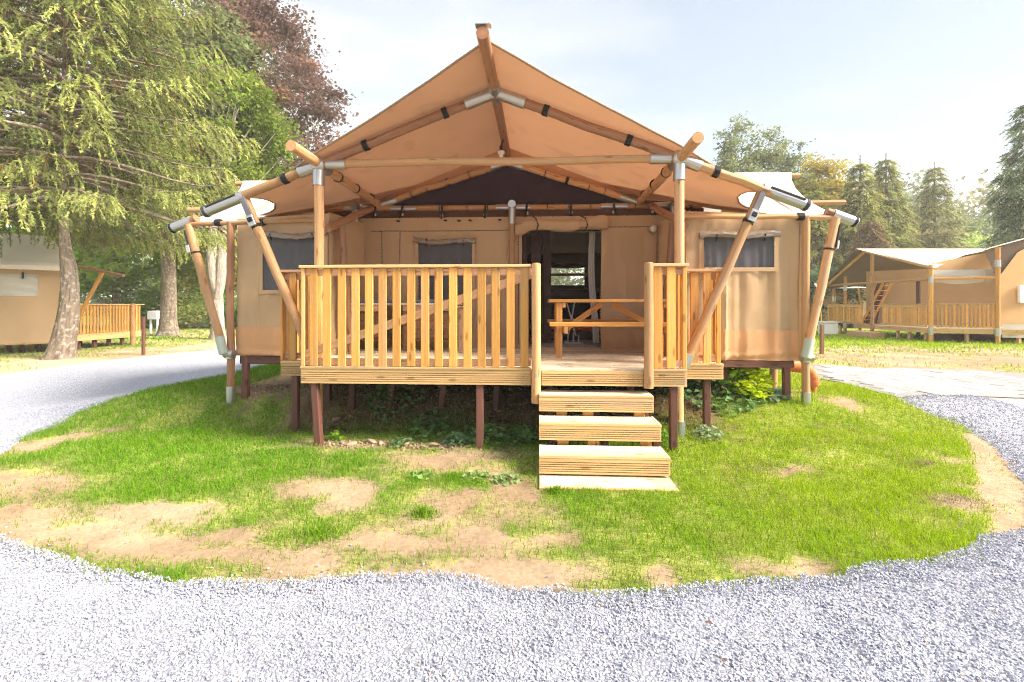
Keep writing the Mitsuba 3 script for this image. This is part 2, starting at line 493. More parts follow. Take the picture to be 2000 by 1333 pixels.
laid(gravel, .022, .12, 12).put(struct('gravel_road', 'pale grey gravel road curving round the lawn'), 'gravel_mat', smooth=True)
laid(drive2, .02, 1.0, 40).put(struct('far_road', 'second grey road beyond the trees on the left'), 'gravel_mat', smooth=True)
m = laid(pave, .010, .3, 12, False)
m.c = [np.broadcast_to([.24, .24, .24], (len(v), 3)) for v in m.v]
pk = m.put(struct('paved_path', 'pale concrete paving beside the right corner of the lodge'), 'matte')
R_p, _ = frame((0, 0, 0), 24)
for i in range(-8, 34):
    for j in range(-16, 22):
        c = R_p[:2, :2] @ np.array([(i + .5 * (j % 2)) * .30, j * .20]) + np.array([4.6, 5.5])
        co = np.array([[-.148, -.098], [.148, -.098], [.148, .098], [-.148, .098]]) @ R_p[:2, :2].T + c
        if c[0] > 9.2 or not pave.contains(PG(co)):
            continue
        v, f = boxmesh((.296, .196, .03), .006)
        v = v @ R_p.T + np.array([c[0], c[1], 0])
        tilt = rnd.normal(0, .0015)
        v[:, 2] += ground_z(v[:, 0], v[:, 1]) + .010 + tilt - .006
        M().add(v, f, None, np.array([.31, .31, .315]) * rnd.uniform(.80, 1.12)).put(key('paver', pk), 'matte')

# loose gravel stones
def stone_kinds(rng, k, nv, flat=.7):
    out = []
    for _ in range(k):
        q = rng.normal(size=(nv, 3))
        q /= np.linalg.norm(q, axis=1, keepdims=True)
        q *= np.array([1, rng.uniform(.6, .95), flat * rng.uniform(.7, 1.1)])
        h = trimesh.convex.convex_hull(q)
        out.append((np.array(h.vertices), np.array(h.faces)))
    return out


def rot_z(a):
    c, s, o, l = np.cos(a), np.sin(a), 0 * a, 0 * a + 1
    return np.stack([np.stack([c, -s, o], -1), np.stack([s, c, o], -1), np.stack([o, o, l], -1)], -2)


def rand_rot(rng, n):
    q = rng.normal(size=(n, 4))
    q /= np.linalg.norm(q, axis=1, keepdims=True)
    w, x, y, z = q.T
    return np.stack([np.stack([1 - 2 * (y * y + z * z), 2 * (x * y - z * w), 2 * (x * z + y * w)], -1),
                     np.stack([2 * (x * y + z * w), 1 - 2 * (x * x + z * z), 2 * (y * z - x * w)], -1),
                     np.stack([2 * (x * z - y * w), 2 * (y * z + x * w), 1 - 2 * (x * x + y * y)], -1)], -2)


def scatter(mm, kinds, pos, size, rots, cols, rng):
    which = rng.integers(0, len(kinds), len(pos))
    for k, (v, f) in enumerate(kinds):
        s = which == k
        if not s.any():
            continue
        vv = np.einsum('kij,nj->kni', rots[s] * size[s][:, None, None], v) + pos[s][:, None]
        ff = f[None] + (np.arange(s.sum()) * len(v))[:, None, None]
        mm.add(vv.reshape(-1, 3), ff.reshape(-1, 3), None, np.repeat(cols[s], len(v), 0))


rng = np.random.default_rng(17)
kinds = stone_kinds(rng, 10, 9)
pos, size = [], []
for (x0, x1, y0, y1, dens, smin, smax) in ((-3.6, 3.9, 1.62, 3.1, 7400, .0050, .0105), (-6.5, 6.2, 3.1, 6.2, 2300, .0065, .0125)):
    k = int((x1 - x0) * (y1 - y0) * dens)
    X, Y = rng.uniform(x0, x1, k), rng.uniform(y0, y1, k)
    ok = shapely.contains_xy(gravel, X, Y) & (np.abs(X) < 1.13 * Y + .25)
    pos.append(np.stack([X[ok], Y[ok]], 1))
    size.append(rng.uniform(smin, smax, ok.sum()))
k = 16000                                              # strays over the edge of the lawn
X, Y = rng.uniform(-5.6, 5, k), rng.uniform(2.3, 6, k)
dd = shapely.distance(shapely.points(X, Y), gravel)
ok = (dd > 0) & (rng.random(k) < .6 * np.exp(-dd / .055)) | (dd > 0) & (rng.random(k) < .006)
pos.append(np.stack([X[ok], Y[ok]], 1))
size.append(rng.uniform(.006, .012, ok.sum()))
pos, size = np.vstack(pos), np.concatenate(size)
z = ground_z(pos[:, 0], pos[:, 1]) + np.where(shapely.contains_xy(gravel, pos[:, 0], pos[:, 1]), .022, .003) + size * rng.uniform(-.05, .55, len(size))
t = rng.random(len(pos))[:, None]
cols = (np.array([.265, .285, .36]) * (1 - t) + np.array([.47, .49, .575]) * t) * rng.uniform(.85, 1.05, (len(pos), 1))
warm = rng.random(len(pos)) < .012
cols[warm] = [.45, .33, .24]
mm = M()
scatter(mm, kinds, np.column_stack([pos, z]), size, rand_rot(rng, len(pos)), cols, rng)
k = key('gravel_stones')
labels[k] = {'label': 'loose pale grey gravel stones covering the road', 'category': 'gravel', 'kind': 'stuff'}
mm.put(k, 'matte')

# ---------------------------------------------------------------- the tent lodge
TN = thing('safari_tent', 'large tan safari tent lodge with a peaked porch roof on log poles and wooden stilts', 'tent')


def part(name, bsdf, fn, smooth=False, parent=TN, fr=LODGE, label=None):
    mm = M(fr)
    fn(mm)
    k = mm.put(key(name, parent), bsdf, smooth)
    if label:
        labels[k] = {'label': label}
    return k


def pole(a, b, r=.052, pal=POLE, parent=TN, fr=LODGE, name='pole', wob=.006, sides=14, taper=1.0):
    return part(name, 'wood', lambda m: tube(m, [a, b], [r, r * (1 + taper) / 2, r * taper], sides, pal, wob=wob), 35, parent, fr)


def sleeve(a, b, r, parent, fr=LODGE, name='sleeve', sides=16):
    return part(name, 'steel', lambda m: tube(m, [a, b], r, sides), 35, parent, fr)


def strap(c, d, r, w, parent, fr=LODGE, name='strap'):
    c, d = np.array(c, float), np.array(d, float) / np.linalg.norm(d)
    return part(name, 'matte', lambda m: tube(m, [c - d * w / 2, c + d * w / 2], r, 14, c=BLACK), 35, parent, fr)


def porch_z(x, v):
    ax = np.abs(x)
    z = 3.955 - .392 * ax
    sag = np.where(v < 5.2, 0.0, np.sin(np.clip((v - 5.2) / 2.1, 0, 1) * np.pi)) * np.clip(np.sin(np.clip(ax / 2.0, 0, 1) * np.pi), 0, 1) * .05
    sag2 = np.where(ax > 2.02, .04 * np.sin(np.clip((ax - 2.02) / 1.3, 0, 1) * np.pi), 0)
    wr = (n3(x * 1.0, v * 2.6, 1.1, 3, 51) - .5) * .025 * np.clip(ax, 0, 1)
    wr = wr + .012 * np.sin((ax * 9 + v * 14)) * np.exp(-((ax - 2.9) ** 2 + (v - 5.9) ** 2) / .25)
    return z - sag - sag2 + wr


front = [(0, 4.36), (.3, 4.48), (.6, 4.615), (.95, 4.745), (1.3, 4.86), (1.65, 4.97), (2.0, 5.075), (2.5, 5.24), (3.01, 5.385)]
arc = [(2.95, 5.44), (2.89, 5.54), (2.865, 5.66), (2.895, 5.83), (2.98, 5.97), (3.12, 6.06), (3.32, 6.10)]
rear = [(3.08, 6.33), (2.84, 6.52), (2.5, 6.80), (2.25, 7.1), (2.05, 7.38), (0, 7.5)]
fly_poly = front + arc + rear
for s, lab in ((-1, 'left slope of the porch roof'), (1, 'right slope of the porch roof')):
    for nm, mat, off in (('porch_roof', 'fly_top', .016), ('roof_lining', 'fly_lining', 0.0)):
        def f(m, s=s, off=off):
            p, t = sheet2(PG(fly_poly), .09)
            x = p[:, 0] * s
            m.add(np.stack([x, p[:, 1], porch_z(x, p[:, 1]) + off], 1), t if s > 0 else t[:, ::-1])
        rk = part(nm, mat, f, True, label=lab + (' seen from below' if off == 0 else ''))
    def hem(m, s=s):
        for line in (front, arc[:1] + arc):
            q = np.array(line)
            q = np.array([q[0] + (q[-1] - q[0]) * 0 if i == 0 else q[i] for i in range(len(q))])
            d = [np.array([a + (b - a) * u for u in np.linspace(0, 1, 6)[:-1]]) for a, b in zip(q[:-1], q[1:])]
            q = np.vstack(d + [q[-1:]])
            keep = np.r_[True, np.linalg.norm(np.diff(q, axis=0), axis=1) > 1e-6]
            q = q[keep]
            n0 = m.n
            tube(m, np.stack([q[:, 0] * s, q[:, 1], porch_z(q[:, 0] * s, q[:, 1]) + .008], 1), .011, 6, c=(.30, .20, .13))
    part('roof_hem', 'matte', hem, True)


# body roof: a cross ridge behind the porch
def body_z(x, v):
    z = np.where(v < 7.5, 2.565 + .59 * (v - 5.85), 2.565 + .59 * (7.5 - 5.85) - .31 * (v - 7.5))
    return z - .05 * np.sin(np.clip((np.where(v < 7.5, v, 15 - v) - 5.85) / 1.65, 0, 1) * np.pi) + (n3(x, v, 1.3, 3, 61) - .5) * .04


for s in (-1, 1):
    def f(m, s=s, off=.012):
        poly = PG([(3.36, 5.86), (4.06, 5.83), (4.05, 6.15), (4.08, 6.5), (4.16, 6.9), (4.28, 7.25), (4.42, 7.5), (1.2, 7.5), (2.05, 6.86), (2.9, 6.28)])
        p, t = sheet2(poly, .10)
        m.add(np.stack([p[:, 0] * s, p[:, 1], body_z(p[:, 0] * s, p[:, 1]) + off], 1), t if s > 0 else t[:, ::-1])
    part('wing_roof', 'fly_top', f, True, label=('left' if s < 0 else 'right') + ' pale wing roof behind the porch')
    part('roof_lining', 'fly_lining', lambda m, f=f: f(m, off=0.0), True)
def f(m):
    p, t = sheet2(PG([(-4.42, 7.5), (4.42, 7.5), (4.06, 10.6), (-4.06, 10.6)]), .2)
    m.add(np.stack([p[:, 0], p[:, 1], body_z(p[:, 0], p[:, 1])], 1), t)
part('rear_roof', 'fly_top', f, True)

# frame of log poles
E1 = 5.2
AP = np.array([0, E1, 3.86])
ridge = part('ridge_pole', 'wood', lambda m: tube(m, [(-.01, 4.10, 3.885), (0, 5.2, 3.86), (0, 6.3, 3.85), (-.0, 7.45, 3.84)], [.058, .055, .055, .055], 16, BROWN), 35)
sleeve((0, 5.02, 3.862), (0, 5.36, 3.858), .068, ridge)
part('end_plate', 'steel', lambda m: slab(m, (-.075, 4.085, 3.955), (.065, 4.16, 3.963), bevel=.001), parent=ridge)
for s in (-1, 1):
    J = np.array([2.02 * s, E1, 3.085])
    TIP = np.array([3.38 * s, E1, 2.555])
    d = (J - AP) / np.linalg.norm(J - AP)
    r1 = pole(AP + d * .05, J - d * .05, .052, BROWN, name='rafter')
    sleeve(AP + d * .03, AP + d * .36, .066, r1)
    for q in (.56, 1.46):
        c = AP + d * q * 1.08
        strap(c, d, .062, .062, r1)
    d2 = (TIP - J) / np.linalg.norm(TIP - J)
    r2 = pole(J + d2 * .05, TIP - d2 * .02, .052, POLE, name='rafter')
    sleeve(J + d2 * .03, J + d2 * .24, .066, r2)
    sleeve(TIP - d2 * .52, TIP, .062, r2)
    part('end_ring', 'matte', lambda m: tube(m, [TIP - d2 * .045, TIP - d2 * .01], .067, 16, c=(.05, .05, .06)), 35, parent=r2)
    part('strap', 'matte', lambda m: board(m, TIP - d2 * .44 + np.array([0, -.060, .03]), TIP - d2 * .06 + np.array([0, -.060, .03]), .016, .018, 0, .002, c=(.035, .035, .045)), parent=r2)
    strap(J + d2 * .42, d2, .062, .062, r2)
    # eave purlin, running back
    pu = pole((2.02 * s, 4.60, 3.10), (2.02 * s, 7.30, 3.06), .056, POLE if s > 0 else POLE, name='purlin')
    sleeve((2.02 * s, 5.28, 3.09), (2.02 * s, 5.44, 3.088), .068, pu)
    for v in (5.72, 6.28, 6.85):
        strap((2.02 * s, v, 3.085), (0, 1, 0), .066, .022, pu)
    # front post
    po = pole((2.02 * s, E1, -.02), (2.02 * s, E1, 3.02), .052, POLE, name='post', wob=.004)
    sleeve((2.02 * s, E1, 2.845), (2.02 * s, E1, 3.09), .066, po)
    sleeve((2.02 * s, E1, -.03), (2.02 * s, E1, .22), .062, po)
    part('joint', 'steel', lambda m: m.add(*[(np.array(q) if i else np.array(q) * .095 + J) for i, q in enumerate((trimesh.creation.icosphere(2).vertices, trimesh.creation.icosphere(2).faces))]), True, parent=po)
    # slanting prop from the rafter end down to the deck corner
    top, bot = np.array([2.93 * s, E1 + .02, 2.78]), np.array([2.13 * s, 5.235, .93])
    dp = (bot - top) / np.linalg.norm(bot - top)
    pr = pole(top, bot, .05, POLE, name='prop', wob=.004)
    sleeve(bot - dp * .02, bot + dp * .16, .058, pr)
    side = np.array([0, -1, 0.0])
    sd = np.cross(dp, side)
    part('strap', 'matte', lambda m: board(m, top + dp * .02 - side * -.055, top + dp * .34 - side * -.055, .035, .062, 0, .002, up=sd, c=(.16, .155, .17)), parent=pr)
    bk = part('buckle', 'steel', lambda m: (board(m, top + dp * .30 + side * .075, top + dp * .43 + side * .075, .03, .085, 0, .004, up=sd)), parent=pr)
    part('buckle_grip', 'matte', lambda m: (board(m, top + dp * .33 + side * .095, top + dp * .38 + side * .095, .014, .05, 0, .002, up=sd, c=BLACK), tube(m, [top + dp * .40, top + dp * .44], .058, 14, c=BLACK)), parent=pr)
tie = pole((-1.98, E1, 3.085), (1.98, E1, 3.085), .044, POLE, name='tie_beam', wob=.006)
for s in (-1, 1):
    sleeve((1.92 * s, E1, 3.085), (1.70 * s, E1, 3.085), .056, tie)

# second frame at the wall
E2 = 7.22
for s in (-1, 1):
    a, b = np.array([2.02 * s, E2, 3.05]), np.array([0, E2, 3.70])
    d = (b - a) / np.linalg.norm(b - a)
    r = pole(a + d * .05, b - d * .03, .05, POLE, name='rafter')
    sleeve(a + d * .04, a + d * .30, .06, r)
    sleeve(b - d * .26, b - d * .02, .06, r)
    for q in (.55, .8, 1.15, 1.5):
        strap(a + d * q, d, .056, .05 if q == 1.15 else .012, r)
beam = pole((-2.9, E2, 2.995), (2.95, E2, 2.985), .05, POLE, name='cross_beam', wob=.005)
for x in (-2.30, .09, 2.46):
    sleeve((x - .26, E2, 2.99), (x + .26, E2, 2.99), .060, beam)
for x in (-1.62, 1.64):
    sleeve((x - .17 * np.sign(x) * 0 - .2, E2, 2.99), (x + .2, E2, 2.99), .058, beam)
for x in np.r_[-1.05, -.62, -.30, .62, .95, 1.28, 1.6, -1.9, 1.95]:
    strap((x, E2, 2.99), (.15, 0, 1.0) if False else (1, 0, 0), .056, .012, beam, name='lashing')
for x in (-2.30, .09, 2.46):
    q = pole((x, 6.99, .84), (x, 6.99, 2.92), .043, POLE if x < 2 else BROWN, name='post', wob=.006)
    sleeve((x, 6.99, 2.70), (x, 6.99, 2.98), .052, q)
    part('joint', 'steel', lambda m: tube(m, [(x, 6.90, 2.985), (x, 7.2, 2.985)], .058, 14), 35, parent=q)
for s in (-1, 1):                                        # body rafters over the corners of the porch recess and their posts
    pole((2.12 * s + .04, 7.05, 2.97), (2.19 * s + .04, 5.70, 2.44), .052, BROWN, name='rafter')
    pole((2.02 * s + .04, 6.05, .84), (2.14 * s + .04, 6.0, 2.52), .045, BROWN, name='post', wob=.012)
# hanging webbing with clips
for x in (-1.62, -1.0, -.33, .31, .98, 1.62, -2.05, 2.2, 2.75):
    z1 = 2.80 if x in (-1.0, -.33) else 2.82
    w = part('webbing', 'matte', lambda m: board(m, (x, E2 - .075, 3.03), (x + rnd.normal(0, .01), 7.04, z1), .03, .006, 0, .001, up=(0, 1, 0), c=BLACK))
    part('clip', 'matte', lambda m: slab(m, (x - .022, E2 - .125, z1 + .045), (x + .022, E2 - .095, z1 + .085), bevel=.004, c=(.55, .55, .56)), parent=w)
for x in (-1.66, -.93, -.55, -.1, -.72):
    part('toggle', 'matte', lambda m: slab(m, (x - .025, 7.03, 2.76 + rnd.normal(0, .004)), (x + .025, 7.06, 2.785), bevel=.006, c=BLACK))


# ---- canvas walls
def wall_sheet(poly, fold, kind, v0, step=.06, seed=0, thick=None):
    def f(m):
        p, t = sheet2(poly, step)
        v = v0 + fold(p[:, 0], p[:, 1])
        m.add(np.stack([p[:, 0], v, p[:, 1]], 1), t, cv(p, kind))
    return f


def folds(amp, fx, seed, top, bottom=.84):
    def g(x, z):
        q = np.stack([x * fx, z * .35 + seed, 0 * x], -1)
        a = np.clip((top - z) / (top - bottom), 0, 1)
        return np.clip((top + .1 - z) / .5, .1, 1) * ((.5 - 1.6 * np.abs(meshkit.fbm(q, 3, seed) - .5) - .25) * amp * .8 + (meshkit.fbm(q * .6, 3, seed + 2) - .5) * amp * (.5 + .7 * a) + (meshkit.fbm(np.stack([x * 1.2, z * 1.2, 0 * x + seed], -1), 3, seed + 5) - .5) * amp * .8 * np.clip((top - z) / .5, 0, 1))
    return g


def seam(x0, z0, x1, z1, v, w=.012, kind=1, fold=None):
    def f(m):
        k = 24
        t = np.linspace(0, 1, k)
        x, z = x0 + (x1 - x0) * t, z0 + (z1 - z0) * t
        d = np.array([z1 - z0, -(x1 - x0)]) / np.hypot(x1 - x0, z1 - z0) * w / 2
        vv = v - .004 + (fold(x, z) if fold else 0 * x)
        a = np.stack([x + d[0], vv, z + d[1]], 1)
        b = np.stack([x - d[0], vv, z - d[1]], 1)
        i = np.arange(k - 1)
        m.add(np.vstack([a, b]), np.stack([i, i + 1, i + k + 1, i + k], 1), cv(np.zeros(2 * k), kind))
    part('seam', 'canvas', f, True)


def window(x0, z0, x1, z1, v, roll_h, loose=False, seed=0, parent=TN):
    w = key('window', parent)
    # flange round the opening
    def fl(m):
        q = PG([(x0 - .05, z0 - .05), (x1 + .05, z0 - .05), (x1 + .05, z1 + .08), (x0 - .05, z1 + .08)], [[(x0, z0), (x1, z0), (x1, z1), (x0, z1)]])
        p, t = sheet2(q, .05)
        m.add(np.stack([p[:, 0], v - .012 + 0 * p[:, 0], p[:, 1]], 1), t, cv(p, 0))
    part('flange', 'canvas', fl, parent=w)
    def pane(m):
        p, t = sheet2(PG([(x0 - .02, z0 - .02), (x1 + .02, z0 - .02), (x1 + .02, z1 + .02), (x0 - .02, z1 + .02)]), .04)
        d = .03 * np.sin(p[:, 0] * 46 + 2 * np.sin(p[:, 0] * 11 + seed)) * .35
        m.add(np.stack([p[:, 0], v + .02 + d, p[:, 1]], 1), t, cv(p, 3))
    part('net_pane', 'canvas', pane, True, parent=w)
    # the rolled-up clear cover
    rg = np.random.default_rng(seed)
    def roll(m):
        k, sd = 40, 14
        x = np.linspace(x0 - .06, x1 + .06, k)
        ang = np.arange(sd + 1) / sd * 2 * np.pi
        cz = z1 + .02 + .012 * np.sin(x * 9 + seed) - (.02 * np.sin((x - x0) / (x1 - x0) * np.pi) if loose else 0)
        r = roll_h / 2 * (.35 + 1.3 * meshkit.fbm(np.stack([np.repeat(x * 17, sd + 1), np.tile(ang, k) * 2.1, 0 * np.repeat(x, sd + 1) + seed], -1), 3, seed))
        r = r.reshape(k, sd + 1)
        r[:, -1] = r[:, 0]
        P = np.stack([np.repeat(x, sd + 1).reshape(k, -1), v - .05 - .55 * r * np.cos(ang), cz[:, None] + r * np.sin(ang)], -1)
        i, j = np.meshgrid(np.arange(k - 1), np.arange(sd), indexing='ij')
        a = i * (sd + 1) + j
        m.add(P.reshape(-1, 3), np.stack([a, a + sd + 1, a + sd + 2, a + 1], -1).reshape(-1, 4))
    part('rolled_cover', 'clear_film', roll, True, parent=w)
    for u in (.16, .84):
        x = x0 + (x1 - x0) * u
        part('tie_strap', 'matte', lambda m: tube(m, [(x, v - .02, z1 + roll_h * .75), (x + .004, v - .05 - roll_h * .4, z1 + .02), (x + .006, v - .03, z1 - roll_h * .75)], .008, 6, c=BLACK), True, parent=w)
    return w


WV = 5.85
# left wing front
fo = folds(.10, 6, 3, 2.6)
wx = (-3.07, 1.68, -2.26, 2.37)
part('wall_panel', 'canvas', wall_sheet(PG([(-3.42, 1.19), (-2.2, 1.19), (-2.2, 2.66), (-3.42, 2.60)], [[(wx[0], wx[1]), (wx[2], wx[1]), (wx[2], wx[3]), (wx[0], wx[3])]]), fo, 0, WV, .05), True)
part('skirt', 'canvas', wall_sheet(PG([(-3.43, .83), (-2.2, .83), (-2.2, 1.20), (-3.43, 1.20)]), lambda x, z: fo(x, z) - .012 + .018 * np.sin(z * 60 + x * 3) * ss(1.0, .86, z), 1, WV, .04), True)
window(*wx, WV + .0, .065, True, 3)
seam(-2.72 - .42, 1.2, -2.72 - .40, 2.62, WV, fold=fo, kind=6)
# right wing front
fo2 = folds(.13, 8, 9, 2.6)
wx2 = (2.50, 1.945, 3.34, 2.315)
part('wall_panel', 'canvas', wall_sheet(PG([(2.28, 1.17), (3.64, 1.17), (3.64, 2.58), (2.28, 2.64)], [[(wx2[0], wx2[1]), (wx2[2], wx2[1]), (wx2[2], wx2[3]), (wx2[0], wx2[3])]]), fo2, 0, WV, .05), True)
part('skirt', 'canvas', wall_sheet(PG([(2.28, .81), (3.65, .81), (3.65, 1.18), (2.28, 1.18)]), lambda x, z: fo2(x, z) - .012 + .02 * np.sin(z * 55 - x * 4) * ss(1.0, .84, z), 1, WV, .04), True)
window(*wx2, WV, .07, False, 9)
# side walls of the wings and of the recess
for x, v0, v1, tz in ((-3.42, WV, 9.3, 2.6), (3.64, WV, 9.3, 2.58), (-2.205, WV, 7.1, 2.68), (2.285, WV, 7.1, 2.66)):
    inner = abs(x) < 3
    def f(m):
        top = [(v0, tz), (7.1, tz + .06)] if inner else [(v0, tz), (7.5, tz + .9), (v1, tz)]
        p, t = sheet2(PG([(v0, .83), (v1, .83)] + top[::-1]), .08)
        xx = x + (meshkit.fbm(np.stack([p[:, 0] * 5, p[:, 1] * .5, 0 * p[:, 0]], -1), 3, 7) - .5) * .05
        m.add(np.stack([xx, p[:, 0], p[:, 1]], 1), t, cv(p, 0))
    part('side_wall', 'canvas', f, True)
# rope-like corner fold where the right wing's canvas is laced to the corner
part('corner_fold', 'canvas', lambda m: (tube(m, [(3.655, WV - .01, .86), (3.64, WV - .025, 1.6), (3.66, WV - .02, 2.55)], [.03, .022, .014], 8), m.uv.__setitem__(-1, cv(m.v[-1], 0)), m.uv.__setitem__(-2, cv(m.v[-2], 0)), m.uv.__setitem__(-3, cv(m.v[-3], 0))), 40)
# main wall with door and window
MV = 7.1
fo3 = folds(.10, 5, 15, 2.8)
mw = (-1.36, 1.30, -.53, 2.45)
DX0, DX1, DZ = .235, 1.43, 2.62
part('wall_panel', 'canvas', wall_sheet(PG([(-2.2, .84), (DX0, .84), (DX0, DZ), (DX1, DZ), (DX1 - .02, .84), (2.3, .84), (2.6, 2.83), (-2.6, 2.83)], [[(mw[0], mw[1]), (mw[2], mw[1]), (mw[2], mw[3]), (mw[0], mw[3])]]),
     lambda x, z: fo3(x, z) - .10 * ss(1.15, .84, z) * (x > 1.35) * (.6 + .6 * meshkit.fbm(np.stack([x * 7, z * 6, 0 * x], -1), 2, 3)), 0, MV, .05), True)
window(*mw, MV, .07, True, 15)
for a in ((-1.9, .9, -1.93, 2.62), (-1.66, .9, -1.64, 2.62), (-2.1, 2.625, .1, 2.625), (1.5, 2.66, 2.3, 2.66), (2.25, 1.0, 2.26, 2.66), (.18, .9, .18, 2.6)):
    seam(*a, MV, .014, 7, fo3)
part('valance', 'canvas', lambda m: (lambda p, t: m.add(np.stack([p[:, 0], 7.13 - .0 * p[:, 0], p[:, 1]], 1), t, cv(p, 2)))(*sheet2(PG([(-2.9, 2.79), (2.95, 2.79), (2.95, 2.935), (-2.9, 2.94)]), .2)))
part('beam_backing', 'canvas', lambda m: (lambda p, t: m.add(np.stack([p[:, 0], 7.29 + 0 * p[:, 0], p[:, 1]], 1), t, cv(p, 2)))(*sheet2(PG([(-2.9, 2.85), (2.95, 2.85), (2.95, 3.04), (2.1, 3.10), (-2.1, 3.10), (-2.9, 3.04)]), .2)))
part('gable_mesh', 'gable_net', lambda m: (lambda p, t: m.add(np.stack([p[:, 0], 7.26 + 0 * p[:, 0], p[:, 1]], 1), t))(*sheet2(PG([(-1.95, 3.02), (1.95, 3.02), (0, 3.72)]), .2)))
part('gable_strip', 'canvas', lambda m: (lambda p, t: m.add(np.stack([p[:, 0], 7.30 + 0 * p[:, 0], p[:, 1]], 1), t, cv(p, 1)))(*sheet2(PG([(-2.3, 3.0), (-1.95, 3.03), (0, 3.71), (1.95, 3.03), (2.3, 3.0), (2.35, 3.08), (0, 3.96), (-2.35, 3.08)]), .15)))
# rolled-up door flap
def flap(m):
    k, sd = 70, 18
    x = np.linspace(.14, 1.50, k)
    ang = np.arange(sd + 1) / sd * 2 * np.pi
    u = (x - .14) / 1.36
    cz = 2.70 - .10 * np.exp(-(u / .16) ** 2) - .02 * np.sin(u * np.pi) + .015 * np.sin(u * 9)
    rr = .78 * (.085 + .03 * np.exp(-((u - .93) / .10) ** 2) + .02 * np.exp(-((u - .12) / .1) ** 2) - .035 * np.exp(-((u - .73) / .03) ** 2) - .02 * np.exp(-((u - .16) / .03) ** 2))
    nz = meshkit.fbm(np.stack([np.repeat(x * 4, sd + 1), np.tile(np.cos(ang) * 2.2, k), np.tile(np.sin(ang) * 2.2, k)], -1), 4, 77).reshape(k, -1)
    r = rr[:, None] * (.7 + .65 * nz)
    P = np.stack([np.repeat(x, sd + 1).reshape(k, -1), 7.0 - r * np.cos(ang), cz[:, None] + 1.15 * r * np.sin(ang)], -1)
    i, j = np.meshgrid(np.arange(k - 1), np.arange(sd), indexing='ij')
    a = i * (sd + 1) + j
    m.add(P.reshape(-1, 3), np.stack([a, a + sd + 1, a + sd + 2, a + 1], -1).reshape(-1, 4), cv(P.reshape(-1, 3), 0))
fk = part('door_flap', 'canvas', flap, True, label='tan canvas door flap rolled up over the doorway')
for x in (.42, 1.14):
    part('tie_cord', 'matte', lambda m: tube(m, [(x - .03, 7.02, 2.82), (x + .03, 6.89, 2.76), (x + .06, 6.87, 2.66), (x + .03, 6.93, 2.57)], .009, 6, c=BLACK), True, parent=fk)
# inside the tent
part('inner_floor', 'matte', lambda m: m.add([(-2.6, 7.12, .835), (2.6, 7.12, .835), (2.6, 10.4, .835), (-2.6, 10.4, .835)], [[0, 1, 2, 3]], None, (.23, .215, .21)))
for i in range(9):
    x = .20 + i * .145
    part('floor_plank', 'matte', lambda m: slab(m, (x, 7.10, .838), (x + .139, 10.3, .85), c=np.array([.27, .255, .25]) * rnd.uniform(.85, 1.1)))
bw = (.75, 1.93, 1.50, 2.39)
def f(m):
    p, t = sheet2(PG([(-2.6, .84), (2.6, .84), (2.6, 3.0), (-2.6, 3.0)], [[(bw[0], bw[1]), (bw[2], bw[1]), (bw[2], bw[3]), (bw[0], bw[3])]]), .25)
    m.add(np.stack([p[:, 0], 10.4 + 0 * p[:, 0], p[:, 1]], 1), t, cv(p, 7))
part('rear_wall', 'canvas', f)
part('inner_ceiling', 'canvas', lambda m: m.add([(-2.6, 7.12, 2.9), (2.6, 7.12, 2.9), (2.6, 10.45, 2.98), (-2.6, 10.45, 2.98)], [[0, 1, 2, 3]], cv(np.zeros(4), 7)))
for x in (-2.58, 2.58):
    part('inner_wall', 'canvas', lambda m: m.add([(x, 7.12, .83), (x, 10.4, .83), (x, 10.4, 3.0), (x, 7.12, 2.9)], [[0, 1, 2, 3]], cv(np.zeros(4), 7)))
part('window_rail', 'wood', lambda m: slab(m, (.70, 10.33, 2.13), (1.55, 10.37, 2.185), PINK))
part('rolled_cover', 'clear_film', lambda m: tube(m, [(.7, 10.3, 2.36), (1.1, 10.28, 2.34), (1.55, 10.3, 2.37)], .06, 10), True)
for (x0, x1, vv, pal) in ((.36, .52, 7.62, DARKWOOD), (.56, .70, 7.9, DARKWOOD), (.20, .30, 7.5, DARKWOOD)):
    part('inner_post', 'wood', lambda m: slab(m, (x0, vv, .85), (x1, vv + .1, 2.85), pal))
def f(m):
    z = np.linspace(.9, 2.62, 24)
    x = np.linspace(0, 1, 9)
    Zg, Xg = np.meshgrid(z, x, indexing='ij')
    P = np.stack([1.30 + .10 * Xg + .04 * np.sin(Zg * 2.2), 7.34 + .03 * np.sin(Xg * 18 + Zg), Zg], -1)
    i, j = np.meshgrid(np.arange(23), np.arange(8), indexing='ij')
    a = i * 9 + j
    m.add(P.reshape(-1, 3), np.stack([a, a + 1, a + 10, a + 9], -1).reshape(-1, 4), cv(P.reshape(-1, 3), 4))
part('curtain', 'canvas', f, True, label='pale curtain hanging inside the doorway')

